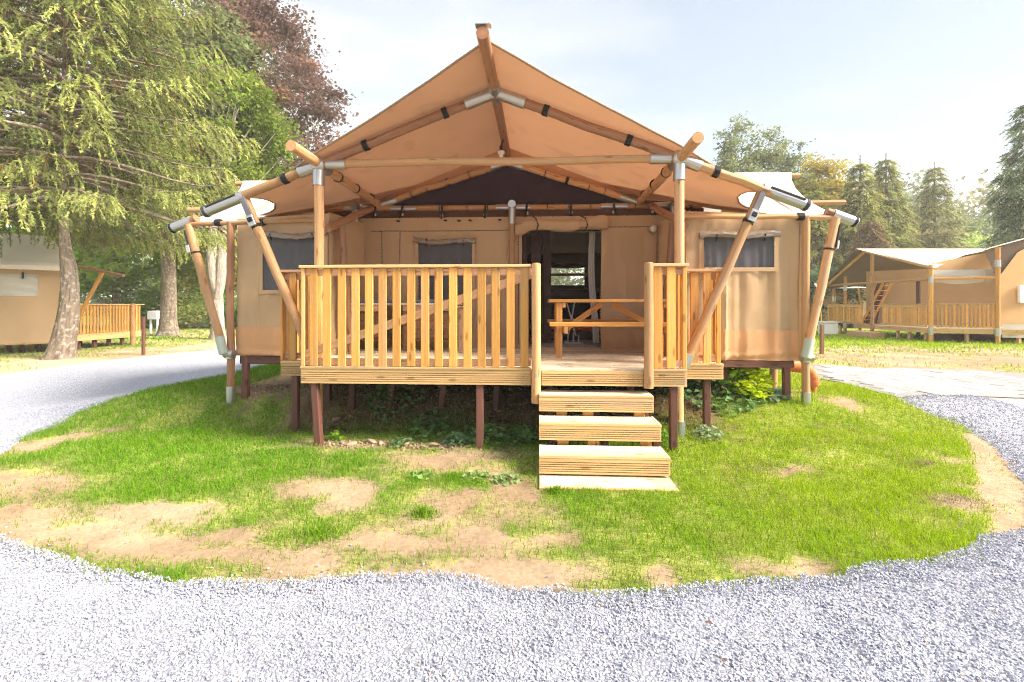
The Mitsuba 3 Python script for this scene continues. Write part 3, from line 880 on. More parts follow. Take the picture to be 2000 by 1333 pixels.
# outer corner posts, props, eave battens
for s, cx in ((-1, -3.47), (1, 3.69)):
    q = pole((cx, 5.80, .18), (cx + .0, 5.80, 2.55), .045, BROWN if s < 0 else POLE, name='corner_post', wob=.006)
    sleeve((cx, 5.80, .16), (cx, 5.80, .44), .052, q)
    part('clamp', 'steel', lambda m: (tube(m, [(cx - .06, 5.78, .86), (cx + .06, 5.78, .86)], .055, 12), tube(m, [(cx, 5.80, .80), (cx, 5.80, .90)], .06, 12)), 35, parent=q)
    top, bot = np.array([4.02 * s, 5.78, 2.52]), np.array([3.66 * s + (.0 if s > 0 else .14), 5.74, .88])
    dp = (bot - top) / np.linalg.norm(bot - top)
    q = pole(top, bot, .05, POLE, name='prop')
    part('sleeve', 'matte', lambda m: tube(m, [bot - dp * .21, bot + dp * .02], .056, 14, c=(.40, .47, .42)), 35, parent=q)
    strap(top + dp * .38, dp, .056, .02, q)
    part('strap', 'matte', lambda m: board(m, top + dp * .08 + np.array([.05 * s, -.03, 0]), top + dp * .36 + np.array([.055 * s, -.03, 0]), .012, .03, 0, .002, c=(.05, .05, .05)), parent=q)
    part('buckle', 'matte', lambda m: board(m, top + dp * .28 + np.array([.065 * s, -.03, 0]), top + dp * .38 + np.array([.07 * s, -.03, 0]), .02, .05, 0, .002, c=(.5, .5, .5)), parent=q)
    e = np.array([.93 * s, 0, -.36])
    e /= np.linalg.norm(e)
    a = np.array([3.98 * s, 5.80, 2.585])
    q = pole(a - e * .06, a + e * .29, .05, BROWN, name='eave_rafter')
    sleeve(a + e * .02, a + e * .31, .06, q)
    strap(a + e * .285, e, .066, .03, q)
    pole((2.25 * s, 5.79, 2.565), (4.0 * s, 5.79, 2.53), .03, POLE, name='eave_batten')
    for x in ((3.05,) if s < 0 else ()) + (3.62,):
        strap((x * s, 5.79, 2.545), (1, 0, 0), .045, .07, q)
    pole((3.5 * s, 6.5, 2.83), (4.58 * s, 6.5, 2.86), .036, POLE, name='purlin')
    pole((1.2 * s, 7.5, 3.50), (4.53 * s, 7.5, 3.50), .038, POLE, name='purlin')
    pole((3.70 * s, 6.6, .3), (3.70 * s, 6.6, 2.85), .05, POLE, name='post') if s > 0 else None

# stilts under the tent body
for (x, v) in ((-3.33, 5.9), (-2.78, 6.6), (3.52, 5.92), (3.42, 6.7), (2.82, 6.05), (2.60, 6.75), (2.1, 6.6), (-2.2, 7.4), (-1.2, 7.6), (-.4, 7.6), (.5, 7.6), (1.4, 7.6), (3.3, 8.4), (-3.3, 8.4)):
    g = float(ground_z(*(LODGE[0] @ np.array([x, v, 0]) + LODGE[1])[:2]))
    part('stilt', 'wood', lambda m: board(m, (x + rnd.normal(0, .012), v, g - .1), (x, v, .83), .075, .075, STILT, .006, up=(0, 1, 0)))
part('floor_beam', 'wood', lambda m: slab(m, (-3.4, 5.88, .72), (-2.5, 5.95, .825), STILT))
part('floor_beam', 'wood', lambda m: slab(m, (2.55, 5.88, .72), (3.6, 5.95, .805), STILT))
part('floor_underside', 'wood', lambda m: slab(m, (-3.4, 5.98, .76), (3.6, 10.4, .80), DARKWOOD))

# ---------------------------------------------------------------- deck
DK = thing('wooden_deck', 'raised pine deck with grooved edge boards on brown stilts in front of the tent', 'deck')


def dpart(name, fn, bsdf='wood', smooth=False, label=None):
    return part(name, bsdf, fn, smooth, DK, label=label)


def grooved(m, x0, x1, v_front, z0, z1, depth=.028, grooves=5, pal=FASCIA):
    """A grooved decking board standing on edge, its ridges facing the viewer, running along x."""
    z = [z0]
    prof = []
    hgt = (z1 - z0)
    lip = hgt * .13
    pitch = (hgt - 2 * lip) / grooves
    prof.append((0, z0))
    for g in range(grooves):
        b = z0 + lip + g * pitch
        prof += [(0, b), (.018, b + pitch * .04), (.018, b + pitch * .36), (0, b + pitch * .42)]
    prof.append((0, z1))
    prof += [(depth, z1), (depth, z0)]
    p = np.array(prof)
    k = len(p)
    tri = trimesh.creation.triangulate_polygon(PG(p), engine='earcut')
    for i in range(k):
        a, b = p[i], p[(i + 1) % k]
        v = np.array([(x0, v_front + a[0], a[1]), (x1, v_front + a[0], a[1]), (x1, v_front + b[0], b[1]), (x0, v_front + b[0], b[1])])
        if i == 0:
            base = wood_uv(np.array([0.0]), np.array([0.0]), pal)[0]
        uv = np.stack([base[0] + (v[:, 0] - x0), base[1] + v[:, 2] - z0], 1)
        m.add(v, [[0, 1, 2, 3]], uv)
    for xe, rev in ((x0, 0), (x1, 1)):
        v = np.stack([np.full(len(tri[0]), xe), v_front + tri[0][:, 0], tri[0][:, 1]], 1)
        m.add(v, tri[1][:, ::-1] if rev else tri[1], np.stack([np.full(len(v), base[0]), base[1] + v[:, 2] - z0], 1))


DZ0 = .84
for i in range(20):
    v0 = 4.765 + i * .1185
    x0, x1 = (-1.955, 1.935) if v0 < 5.28 else (-2.47, 2.49)
    if v0 > 5.85:
        x0, x1 = -2.13, 2.2
    def f(m):
        s = rnd.normal(0, .0015)
        slab(m, (x0, v0, DZ0 - .028 + s), (x1, v0 + .113, DZ0 + s), TREAD, .004)
    dpart('floor_board', f)
dpart('fascia_board', lambda m: grooved(m, -1.985, .405, 4.735, .672, .822))
dpart('fascia_board', lambda m: grooved(m, .515, 1.53, 4.735, .672, .822))
dpart('fascia_board', lambda m: grooved(m, 1.62, 1.95, 4.735, .672, .822))
dpart('edge_strip', lambda m: slab(m, (-1.99, 4.722, .824), (.405, 4.80, .848), FASCIA, .003))
dpart('edge_strip', lambda m: slab(m, (1.62, 4.722, .824), (1.955, 4.80, .848), PINK, .003))
dpart('fascia_board', lambda m: grooved(m, -2.50, -1.99, 5.26, .668, .815, grooves=4))
dpart('fascia_board', lambda m: grooved(m, 1.955, 2.515, 5.26, .668, .815, grooves=4))
dpart('edge_strip', lambda m: slab(m, (-2.50, 5.25, .817), (-1.99, 5.31, .838), FASCIA, .003))
dpart('edge_strip', lambda m: slab(m, (1.955, 5.25, .817), (2.515, 5.31, .838), FASCIA, .003))
dpart('end_board', lambda m: slab(m, (-2.505, 5.29, .668), (-2.478, 5.85, .838), FASCIA))
dpart('end_board', lambda m: slab(m, (2.495, 5.29, .668), (2.52, 5.85, .838), FASCIA))
dpart('end_board', lambda m: slab(m, (-1.99, 4.765, .672), (-1.962, 5.25, .822), FASCIA))
dpart('end_board', lambda m: slab(m, (1.942, 4.765, .660), (1.968, 5.25, .84), PINK))
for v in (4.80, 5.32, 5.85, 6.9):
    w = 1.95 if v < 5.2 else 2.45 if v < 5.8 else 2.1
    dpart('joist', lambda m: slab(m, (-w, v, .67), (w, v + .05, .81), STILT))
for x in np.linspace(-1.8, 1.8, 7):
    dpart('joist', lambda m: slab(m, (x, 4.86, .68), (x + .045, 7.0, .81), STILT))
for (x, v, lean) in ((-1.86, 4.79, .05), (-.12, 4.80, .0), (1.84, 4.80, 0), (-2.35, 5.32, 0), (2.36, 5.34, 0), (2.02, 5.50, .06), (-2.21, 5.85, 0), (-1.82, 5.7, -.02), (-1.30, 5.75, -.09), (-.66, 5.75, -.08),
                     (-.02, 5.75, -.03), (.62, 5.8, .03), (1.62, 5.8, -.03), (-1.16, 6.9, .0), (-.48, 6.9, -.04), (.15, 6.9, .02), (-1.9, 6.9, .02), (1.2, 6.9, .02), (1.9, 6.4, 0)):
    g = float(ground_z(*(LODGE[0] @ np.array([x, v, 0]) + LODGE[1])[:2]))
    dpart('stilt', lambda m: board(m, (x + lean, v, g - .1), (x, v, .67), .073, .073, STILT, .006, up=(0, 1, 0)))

# ---- railings
GR = 'wooden railings round the deck'


def slat(parent, x, v, z0, z1, w=.083, t=.027, along='x'):
    s = (w, t) if along == 'x' else (t, w)
    part('slat', 'wood', lambda m: slab(m, (x - s[0] / 2, v - s[1] / 2, z0 + rnd.normal(0, .003)), (x + s[0] / 2, v + s[1] / 2, z1), PINE, .004), parent=parent)


RL = thing('deck_railing', 'long pine slat railing with diagonal brace left of the steps', 'railing')
part('top_rail', 'wood', lambda m: slab(m, (-1.995, 4.705, 1.868), (.405, 4.80, 1.898), FASCIA, .004), parent=RL)
part('rail', 'wood', lambda m: slab(m, (-1.97, 4.762, 1.79), (.41, 4.79, 1.86), PINK, .004), parent=RL)
part('rail', 'wood', lambda m: slab(m, (-1.97, 4.762, .86), (.41, 4.79, .93), PINK, .004), parent=RL)
part('brace', 'wood', lambda m: board(m, (-1.96, 4.776, .965), (.41, 4.776, 1.80), .026, .088, PINK, .004, up=(0, 0, 1)), parent=RL)
for i in range(16):
    slat(RL, -1.850 + i * .1462 + rnd.normal(0, .004), 4.745, .851, 1.866)
slat(RL, -1.965, 4.745, .851, 1.866, w=.035)
slat(RL, -1.98, 4.80, .851, 1.866, w=.09, along='v')
def newel(parent, x, z0, z1):
    q = part('newel_post', 'wood', lambda m: tube(m, [(x, 4.705, z0), (x + .004, 4.705, (z0 + z1) / 2), (x, 4.705, z1 - .012), (x, 4.705, z1)], [.047, .046, .046, .036], 18, POLE, wob=0), 35, parent=parent)
    part('bolt', 'steel', lambda m: tube(m, [(x + .004, 4.660, .79), (x + .004, 4.652, .79)], .012, 10), 35, parent=q)
newel(RL, .459, .50, 1.905)
# return of the left railing to the wide part, and the wide part's railing
for v in (4.95, 5.12):
    slat(RL, -1.985, v, .851, 1.86, along='v')
part('top_rail', 'wood', lambda m: slab(m, (-2.02, 4.803, 1.868), (-1.95, 5.25, 1.896), PINE), parent=RL)
WL = thing('deck_railing', 'short slat railing at the far left corner of the deck beside the left prop pole', 'railing')
part('top_rail', 'wood', lambda m: slab(m, (-2.515, 5.235, 1.862), (-1.99, 5.33, 1.892), PINK), parent=WL)
part('rail', 'wood', lambda m: slab(m, (-2.48, 5.30, 1.78), (-2.0, 5.33, 1.85), PINK), parent=WL)
part('rail', 'wood', lambda m: slab(m, (-2.48, 5.30, .86), (-2.0, 5.33, .93), PINK), parent=WL)
for x, w in ((-2.365, .083), (-2.22, .083), (-2.085, .083)):
    slat(WL, x, 5.285, .842, 1.86, w)
slat(WL, -2.488, 5.30, .842, 1.86, w=.09, along='v')
for v in (5.45, 5.6, 5.75):
    slat(WL, -2.492, v, .842, 1.86, along='v')
part('top_rail', 'wood', lambda m: slab(m, (-2.53, 5.333, 1.862), (-2.44, 5.84, 1.892), PINE), parent=WL)
RR = thing('deck_railing', 'short pine slat railing right of the steps with round newel post', 'railing')
part('top_rail', 'wood', lambda m: slab(m, (1.62, 4.705, 1.868), (1.965, 4.80, 1.898), PINK, .004), parent=RR)
part('rail', 'wood', lambda m: slab(m, (1.62, 4.762, 1.79), (1.94, 4.79, 1.86), PINK), parent=RR)
part('rail', 'wood', lambda m: slab(m, (1.62, 4.762, .86), (1.94, 4.79, .93), PINK), parent=RR)
for x in (1.674, 1.803):
    slat(RR, x, 4.745, .851, 1.866)
slat(RR, 1.94, 4.755, .851, 1.866, w=.04)
slat(RR, 1.945, 4.85, .851, 1.866, along='v')
for v in (5.0, 5.15):
    slat(RR, 1.945, v, .851, 1.86, along='v')
part('top_rail', 'wood', lambda m: slab(m, (1.915, 4.803, 1.868), (1.985, 5.25, 1.896), PINE), parent=RR)
newel(RR, 1.574, .66, 1.908)
WR = thing('deck_railing', 'short slat railing at the far right corner of the deck beside the right prop pole', 'railing')
part('top_rail', 'wood', lambda m: slab(m, (1.95, 5.235, 1.852), (2.50, 5.33, 1.882), PINK), parent=WR)
part('rail', 'wood', lambda m: slab(m, (1.96, 5.30, 1.77), (2.46, 5.33, 1.84), PINK), parent=WR)
part('rail', 'wood', lambda m: slab(m, (1.96, 5.30, .86), (2.46, 5.33, .93), PINK), parent=WR)
for x in (2.06, 2.206, 2.345):
    slat(WR, x, 5.285, .842, 1.85)
slat(WR, 2.468, 5.285, .842, 1.85, w=.045)
for v in (5.45, 5.6, 5.75):
    slat(WR, 2.49, v, .842, 1.85, along='v')
part('top_rail', 'wood', lambda m: slab(m, (2.45, 5.333, 1.852), (2.54, 5.84, 1.882), PINE), parent=WR)

# ---- steps
ST = thing('wooden_steps', 'four pale wooden steps with grooved fronts leading up to the deck', 'steps')
SX0, SX1 = .488, 1.596
for i, (z, v) in enumerate(((.60, 4.585), (.398, 4.31), (.192, 4.02), (-.008 + .022, 3.765))):
    dz = rnd.normal(0, .002)
    t = key('tread', ST)
    n = 2
    for j in range(n):
        a = v + .028 + j * .142
        part('plank', 'wood', lambda m: slab(m, (SX0 + .012, a, z - .03 + dz), (SX1 - .012, a + .137, z + dz), TREAD, .004), parent=t)
    for x in (SX0, SX1 - .022):
        part('edging', 'wood', lambda m: slab(m, (x, v + .004, z - .034), (x + .022, v + .31, z + .004), TREAD, .003), parent=t)
    part('front_strip', 'wood', lambda m: slab(m, (SX0, v - .004, z - .022), (SX1, v + .026, z + .003), FASCIA, .003), parent=t)
    if i < 3:
        part('riser_board', 'wood', lambda m: grooved(m, SX0, SX1, v, z - .155, z - .024, grooves=5), parent=ST)
    for x in ((SX0, SX1 - .026)):
        part('side_board', 'wood', lambda m: slab(m, (x, v + .03, z - .15), (x + .026, v + .31, z - .036), FASCIA), parent=ST)
    for x in (.66, .92 + .02 * i, 1.42):
        if i < 3:
            part('stringer', 'wood', lambda m: slab(m, (x, v + .06, z - .30), (x + .105, v + .10, z - .032), PINE), parent=ST)
for x in (.57, 1.02, 1.50):
    part('stilt', 'wood', lambda m: slab(m, (x, 4.70, -.05), (x + .07, 4.77, .44), STILT), parent=ST)
    part('stilt', 'wood', lambda m: slab(m, (x + .05, 4.42, -.05), (x + .12, 4.49, .24), STILT), parent=ST)

# ---------------------------------------------------------------- things on the deck
PT = thing('picnic_table', 'yellow pine picnic table with attached benches behind the right railing', 'picnic table')
for i in range(5):
    v = 5.62 + i * .142
    part('table_plank', 'wood', lambda m: slab(m, (.61, v, 1.518), (2.03, v + .136, 1.557), PINE), parent=PT)
for v in (5.30, 6.40):
    for j in range(2):
        part('bench_plank', 'wood', lambda m: slab(m, (.61, v + j * .142, 1.243), (2.03, v + j * .142 + .136, 1.283), PINE), parent=PT)
for x in (.70, 1.90):
    for v, w in ((5.66, 0), (6.25, 0)):
        part('leg', 'wood', lambda m: slab(m, (x, v, .842), (x + .07, v + .045, 1.516), PINE), parent=PT)
    part('bench_beam', 'wood', lambda m: slab(m, (x + .072, 5.30, 1.16), (x + .112, 6.68, 1.241), PINE), parent=PT)
    part('top_batten', 'wood', lambda m: slab(m, (x + .072, 5.65, 1.455), (x + .112, 6.30, 1.516), PINE), parent=PT)
    b = 1.28 if x < 1 else 1.42
    part('brace', 'wood', lambda m: board(m, (x + .11, 5.98, 1.17), (b, 5.98, 1.50), .04, .07, PINE), parent=PT)

for name, lab, x0, x1 in (('kitchen_cabinet', 'low brown plank outdoor kitchen cabinet behind the left end of the railing', -2.02 - .38, -1.62), ('kitchen_cabinet', 'low brown plank outdoor kitchen cabinet left of the wooden stand', -1.42, -.66)):
    KC = thing(name, lab, 'cabinet')
    part('worktop', 'matte', lambda m: slab(m, (x0, 6.38, 1.485), (x1, 6.98, 1.515), c=(.72, .70, .67)), parent=KC)
    part('hob', 'matte', lambda m: slab(m, (x0 + .06, 6.45, 1.516), (x1 - .06, 6.9, 1.565), bevel=.012, c=(.22, .24, .28)), parent=KC)
    part('apron', 'wood', lambda m: slab(m, (x0 + .02, 6.41, 1.40), (x1 - .02, 6.44, 1.484), PINK), parent=KC)
    for j in range(3):
        part('front_plank', 'wood', lambda m: slab(m, (x0 + .06, 6.46, 1.02 + j * .125), (x1 - .06, 6.49, 1.14 + j * .125), BROWN), parent=KC)
    for x in (x0 + .02, x1 - .07):
        for v in (6.42, 6.90):
            part('leg', 'wood', lambda m: slab(m, (x, v, .842), (x + .05, v + .05, 1.484), BROWN), parent=KC)
    part('shelf', 'wood', lambda m: slab(m, (x0 + .06, 6.5, .98), (x1 - .06, 6.88, 1.01), BROWN), parent=KC)
SD = thing('wooden_stand', 'narrow upright wooden stand with a flat cap behind the railing slats', 'stand')
part('post', 'wood', lambda m: slab(m, (-.60, 6.28, .842), (-.49, 6.40, 1.44), PINK), parent=SD)
part('cap', 'wood', lambda m: slab(m, (-.64, 6.25, 1.441), (-.45, 6.43, 1.475), PINK), parent=SD)

WLP = thing('wall_lamp', 'round metal bulkhead lamp on the canvas right of the doorway', 'lamp')
part('ring', 'steel', lambda m: tube(m, [(2.17, 7.06, 2.61), (2.17, 6.97, 2.61)], [.062, .055], 24), 35, parent=WLP)
def f(m):
    s = trimesh.creation.icosphere(2)
    m.add(np.array(s.vertices) * [.045, .03, .045] + [2.17, 6.965, 2.605], s.faces, None, (.70, .68, .60))
part('lens', 'matte', f, True, parent=WLP)
PD = thing('pendant_lamp', 'small white capped lamp hanging under the ridge pole', 'lamp')
part('cord', 'matte', lambda m: tube(m, [(-.0, 6.52, 3.80), (-.03, 6.5, 3.74), (-.035, 6.5, 3.69)], .012, 6, c=BLACK), True, parent=PD)
part('holder', 'matte', lambda m: tube(m, [(-.035, 6.5, 3.70), (-.035, 6.5, 3.635)], .024, 10, c=(.03, .02, .02)), 35, parent=PD)
part('cap', 'matte', lambda m: tube(m, [(-.035, 6.5, 3.64), (-.035, 6.5, 3.625), (-.035, 6.5, 3.60), (-.035, 6.5, 3.585)], [.03, .05, .05, .035], 16, c=(.78, .76, .72)), 40, parent=PD)
part('bulb', 'matte', lambda m: tube(m, [(-.035, 6.5, 3.59), (-.035, 6.5, 3.56), (-.035, 6.5, 3.53)], [.02, .032, .012], 12, c=(.8, .78, .7)), True, parent=PD)

# things seen through the doorway
DR = thing('drying_rack', 'folded grey metal rack with crossed legs just inside the doorway', 'rack')
for a, b in (((.95, 1.52), (1.10, .98)), ((1.08, 1.54), (.98, 1.0)), ((1.0, 1.34), (1.16, 1.1)), ((.97, 1.0), (.97, .87)), ((1.06, 1.05), (1.06, .87)), ((1.14, 1.0), (1.15, .87))):
    part('leg', 'matte', lambda m: tube(m, [(a[0], 7.7, a[1]), (b[0], 7.72, b[1])], .011, 8, c=(.45, .45, .45)), 35, parent=DR)
part('foot_bar', 'matte', lambda m: slab(m, (.92, 7.68, .852), (1.22, 7.75, .872), c=(.45, .45, .45)), parent=DR)
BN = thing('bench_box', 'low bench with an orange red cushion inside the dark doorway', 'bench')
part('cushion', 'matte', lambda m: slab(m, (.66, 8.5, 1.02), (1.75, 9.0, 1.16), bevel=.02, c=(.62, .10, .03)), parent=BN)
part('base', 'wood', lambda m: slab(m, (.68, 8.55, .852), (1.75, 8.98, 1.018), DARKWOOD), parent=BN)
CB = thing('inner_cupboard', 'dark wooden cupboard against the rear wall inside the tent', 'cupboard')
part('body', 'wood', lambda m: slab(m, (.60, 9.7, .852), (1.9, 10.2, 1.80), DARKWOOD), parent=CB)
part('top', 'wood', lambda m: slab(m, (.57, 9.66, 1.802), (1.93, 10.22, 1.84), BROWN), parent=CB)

# drain pipe at the right corner
DP = thing('drain_pipe', 'grey waste pipe ending in an orange elbow beside the right corner post', 'pipe')
part('pipe', 'matte', lambda m: tube(m, [(2.75, 6.9, .74), (3.3, 6.62, .70), (3.84, 6.36, .665)], .052, 14, c=(.33, .35, .39)), 40, parent=DP)
part('elbow', 'matte', lambda m: tube(m, [(3.80, 6.38, .668), (3.94, 6.32, .655), (4.02, 6.28, .61), (4.045, 6.265, .54), (4.045, 6.265, .25)], [.062, .064, .064, .064, .062], 16, c=(.60, .20, .075)), 40, parent=DP)
part('collar', 'matte', lambda m: tube(m, [(4.045, 6.265, .50), (4.045, 6.265, .455)], .072, 16, c=(.55, .18, .07)), 40, parent=DP)

# ---------------------------------------------------------------- grass
def blades(rng, X, Y, Z, hgt, wid, col):
    n = len(X)
    a = rng.uniform(0, 2 * np.pi, n)
    lean = rng.uniform(.15, .85, n) * hgt
    la = rng.uniform(0, 2 * np.pi, n)
    dx, dy = np.cos(a) * wid / 2, np.sin(a) * wid / 2
    lx, ly = np.cos(la) * lean, np.sin(la) * lean
    b = np.stack([X, Y, Z - .004], 1)
    P = np.empty((n, 5, 3))
    P[:, 0] = b + np.stack([dx, dy, 0 * dx], 1)
    P[:, 1] = b - np.stack([dx, dy, 0 * dx], 1)
    mid = b + np.stack([lx * .35, ly * .35, hgt * .62], 1)
    P[:, 2] = mid + .8 * np.stack([dx, dy, 0 * dx], 1)
    P[:, 3] = mid - .8 * np.stack([dx, dy, 0 * dx], 1)
    P[:, 4] = b + np.stack([lx, ly, hgt * rng.uniform(.75, 1.0, n)], 1)
    F = np.array([[0, 1, 3], [0, 3, 2], [2, 3, 4]])
    f = F[None] + (np.arange(n) * 5)[:, None, None]
    return P.reshape(-1, 3), f.reshape(-1, 3), np.repeat(col, 5, 0)


def grass_colour(rng, X, Y, cover):
    t = n3(X, Y, 1.1, 3, 71)[:, None]
    y = ss(-.5, 3.0, X)[:, None] * .75 + .15 * (t - .5)
    lush = np.array([.15, .32, .016])
    lime = np.array([.37, .49, .012])
    c = lush * (1 - y) + lime * y
    dry = np.array([.36, .30, .13])
    k = np.clip(1.0 - cover, 0, 1)[:, None] * .45 + .38 * (rng.random(len(X))[:, None] < .05 + .35 * np.clip(1 - cover, 0, 1)[:, None])
    k = np.clip(k + .25 * ss(.62, .78, n3(X, Y, 3.1, 3, 81))[:, None], 0, .9)
    return (c * (1 - k) + dry * k) * rng.uniform(.7, 1.3, (len(X), 1))


rng = np.random.default_rng(23)
zones = [(-4.2, 4.6, 2.3, 4.2, 6800, .030, .060, .0036, 'lawn'), (-5.7, 5.2, 4.2, 6.4, 4200, .035, .07, .0045, 'lawn'), (-5.3, 4.8, 6.4, 9.5, 1700, .04, .08, .007, 'lawn'),
         (4.6, 26, 7.0, 14, 140, .04, .10, .016, 'right'), (4.6, 30, 14, 27, 110, .05, .12, .028, 'right'), (-20, -9.2, 10.5, 20, 130, .04, .1, .018, 'left'), (-34, -6, 20, 33, 45, .06, .14, .04, 'left')]
MB = {'lawn': M(), 'right': M(), 'left': M()}
for x0, x1, y0, y1, dens, h0, h1, wd, where in zones:
    k = int((x1 - x0) * (y1 - y0) * dens)
    X, Y = rng.uniform(x0, x1, k), rng.uniform(y0, y1, k)
    ok = np.abs(X) < 1.12 * Y + .25
    X, Y = X[ok], Y[ok]
    dg = shapely.distance(shapely.points(X, Y), island)
    ok = (~shapely.contains_xy(gravel, X, Y) | (rng.random(len(X)) < .35 * np.exp(-dg / .04))) & ~shapely.contains_xy(pave.buffer(.03), X, Y)
    ok &= ~shapely.contains_xy(drive2, X, Y)
    X, Y = X[ok], Y[ok]
    g = grass_cover(X, Y)
    ok = rng.random(len(X)) < np.clip(.04 + g ** 1.5, .04, 1)
    xl, v = to_local(X, Y)
    ok &= ~((xl > .47) & (xl < 1.61) & (v > 3.76) & (v < 4.75))
    X, Y, g = X[ok], Y[ok], g[ok]
    hh = rng.uniform(h0, h1, len(X)) * (.55 + .6 * g) * (.75 + .6 * n3(X, Y, 2.7, 2, 91))
    p, f, c = blades(rng, X, Y, ground_z(X, Y), hh, wd * rng.uniform(.7, 1.3, len(X)), grass_colour(rng, X, Y, g))
    MB[where].add(p, f, None, c)
for where, lab in (('lawn', 'short green grass on the oval lawn round the lodge'), ('right', 'sparse grass on the far right lawn before the second tent'), ('left', 'patchy grass on the bank left of the gravel road')):
    k = key('grass')
    labels[k] = {'label': lab, 'category': 'grass', 'kind': 'stuff'}
    MB[where].put(k, 'blade')

# taller tufts and broad-leaved weeds, each a plant
def at_lodge(x, v):
    p = LODGE[0] @ np.array([x, v, 0]) + LODGE[1]
    return p[0], p[1]


def tuft(x, y, r, n, h, lab, broad=0.0, col=(.17, .32, .02), group=None, cat='plant', name='grass_tuft'):
    k = key(name)
    labels[k] = {'label': lab, 'category': 'grass', 'kind': 'stuff'}
    a = rng.uniform(0, 2 * np.pi, n)
    q = np.abs(rng.normal(0, r * .75, n)) * (.7 + .6 * np.sin(a * 3 + x * 9) ** 2)
    X, Y = x + q * np.cos(a) * 1.25, y + q * np.sin(a)
    h = h * np.exp(-(q / r) ** 2 * .5)
    c = np.array(col) * rng.uniform(.6, 1.4, (n, 1)) + (rng.random((n, 1)) < .15) * np.array([.15, .10, .05])
    p, f, c = blades(rng, X, Y, ground_z(X, Y), h * rng.uniform(.6, 1.1, n), (.012 if broad else .0045) * rng.uniform(.7, 1.3, n) * (1 + 2 * broad), c)
    M().add(p, f, None, c).put(k, 'blade')


def leafy(x, y, r, h, n, size, lab, col, name='weed', cat='plant', zoff=0, spread=.6, group=None):
    """A low plant: leaves on short stems."""
    k = thing(name, lab, cat, group)
    a = rng.uniform(0, 2 * np.pi, n)
    q = r * np.sqrt(rng.random(n))
    c = np.stack([x + q * np.cos(a), y + q * np.sin(a), 0 * a], 1)
    c[:, 2] = ground_z(c[:, 0], c[:, 1]) + zoff + h * rng.uniform(.25, 1, n) * (1 - spread * (q / r) ** 2)
    v, f, cc = leafcards(rng, c, size * rng.uniform(.6, 1.2, n), np.array(col) * 1.7 * rng.uniform(.65, 1.4, (n, 1)), up=.75, long=1.25)
    M().add(v, f, None, cc).put(k + '__leaves', 'leaf')
    def stems(m):
        for i in rng.choice(n, min(n, 9), False):
            b = np.array([x + rng.normal(0, r * .15), y + rng.normal(0, r * .15), 0])
            b[2] = ground_z(b[0], b[1]) - .01
            tube(m, [b, (b + c[i]) / 2 + [0, 0, .02], c[i]], [.004, .003, .002], 5, c=(.09, .13, .03))
    mm = M()
    stems(mm)
    mm.put(k + '__stems', 'matte', True)


def leafcards(rng, c, size, col, up=.3, long=1.5, fold=.18, axis=None):
    """One pointed, folded leaf (two triangles pairs) at each centre."""
    n = len(c)
    nrm = rng.normal(size=(n, 3))
    nrm[:, 2] = np.abs(nrm[:, 2]) + up * 2
    nrm /= np.linalg.norm(nrm, axis=1, keepdims=True)
    d = rng.normal(size=(n, 3)) if axis is None else axis + rng.normal(size=(n, 3)) * .25
    d -= nrm * (d * nrm).sum(1, keepdims=True)
    d /= np.linalg.norm(d, axis=1, keepdims=True) + 1e-9
    s = np.cross(nrm, d)
    L = (size * long / 2)[:, None]
    W = (size / 2)[:, None]
    P = np.stack([c - d * L, c + s * W + nrm * W * fold * 2 - d * L * .1, c + d * L, c - s * W + nrm * W * fold * 2 - d * L * .1], 1)
    f = np.array([[0, 1, 2], [0, 2, 3]])[None] + (np.arange(n) * 4)[:, None, None]
    return P.reshape(-1, 3), f.reshape(-1, 3), np.repeat(np.broadcast_to(col, (n, 3)), 4, 0)


tuft(-.62, 3.28, .10, 420, .085, 'bright grass tuft standing alone on the bare soil before the lodge')
tuft(-1.25, 3.02, .22, 900, .07, 'broad grass tuft low left of the single tuft on bare soil')
tuft(-.5, 4.0, .12, 420, .06, 'flat grass tuft nearest the brown stilts on the bare soil', name='grass_tuft')
tuft(.35, 3.70, .06, 160, .09, 'thin grass tuft at the left end of the lowest step')
xs = [(-1.72, 4.98, .10, .10, 26, .05, 'small bright lime seedling at the left end of the stone row', (.16, .30, .02)), (-.95, 4.86, .13, .09, 60, .05, 'grey green weed among the clods under the deck edge', (.12, .19, .08)),
      (-.05, 5.02, .28, .2, 170, .06, 'leafy weed clump around the front middle stilt', (.10, .18, .06)), (-.36, 4.95, .16, .12, 110, .06, 'round leaved weed left of the front middle stilt', (.12, .20, .09)),
      (.30, 5.05, .20, .20, 150, .06, 'leafy weed clump beside the left side of the steps', (.09, .17, .05)), (-.65, 5.3, .35, .2, 150, .06, 'dark weed clump in the shade under the deck middle', (.08, .15, .05)),
      (-1.3, 5.75, .35, .3, 150, .07, 'leafy weed clump in the shade under the left half of the deck', (.08, .16, .04)), (2.3, 5.12, .15, .14, 90, .045, 'silvery weed at the foot of the right brown stilt', (.19, .25, .15)),
      (1.72, 5.0, .16, .20, 130, .05, 'weed clump right of the steps under the deck edge', (.12, .22, .03)), (-.05, 3.98, .12, .04, 50, .05, 'flat pale weed on bare soil left of the steps', (.20, .27, .10)),
      (.22, 3.95, .12, .05, 50, .05, 'flat weed nearest the left side of the steps', (.18, .26, .10)), (-.52, 3.95, .13, .05, 60, .045, 'flat rosette weed farther left on the bare soil', (.17, .27, .08))]
for x, v, r, h, n, s, lab, col in xs:
    X, Y = at_lodge(x, v)
    leafy(X, Y, r, h, n, s, lab, col)
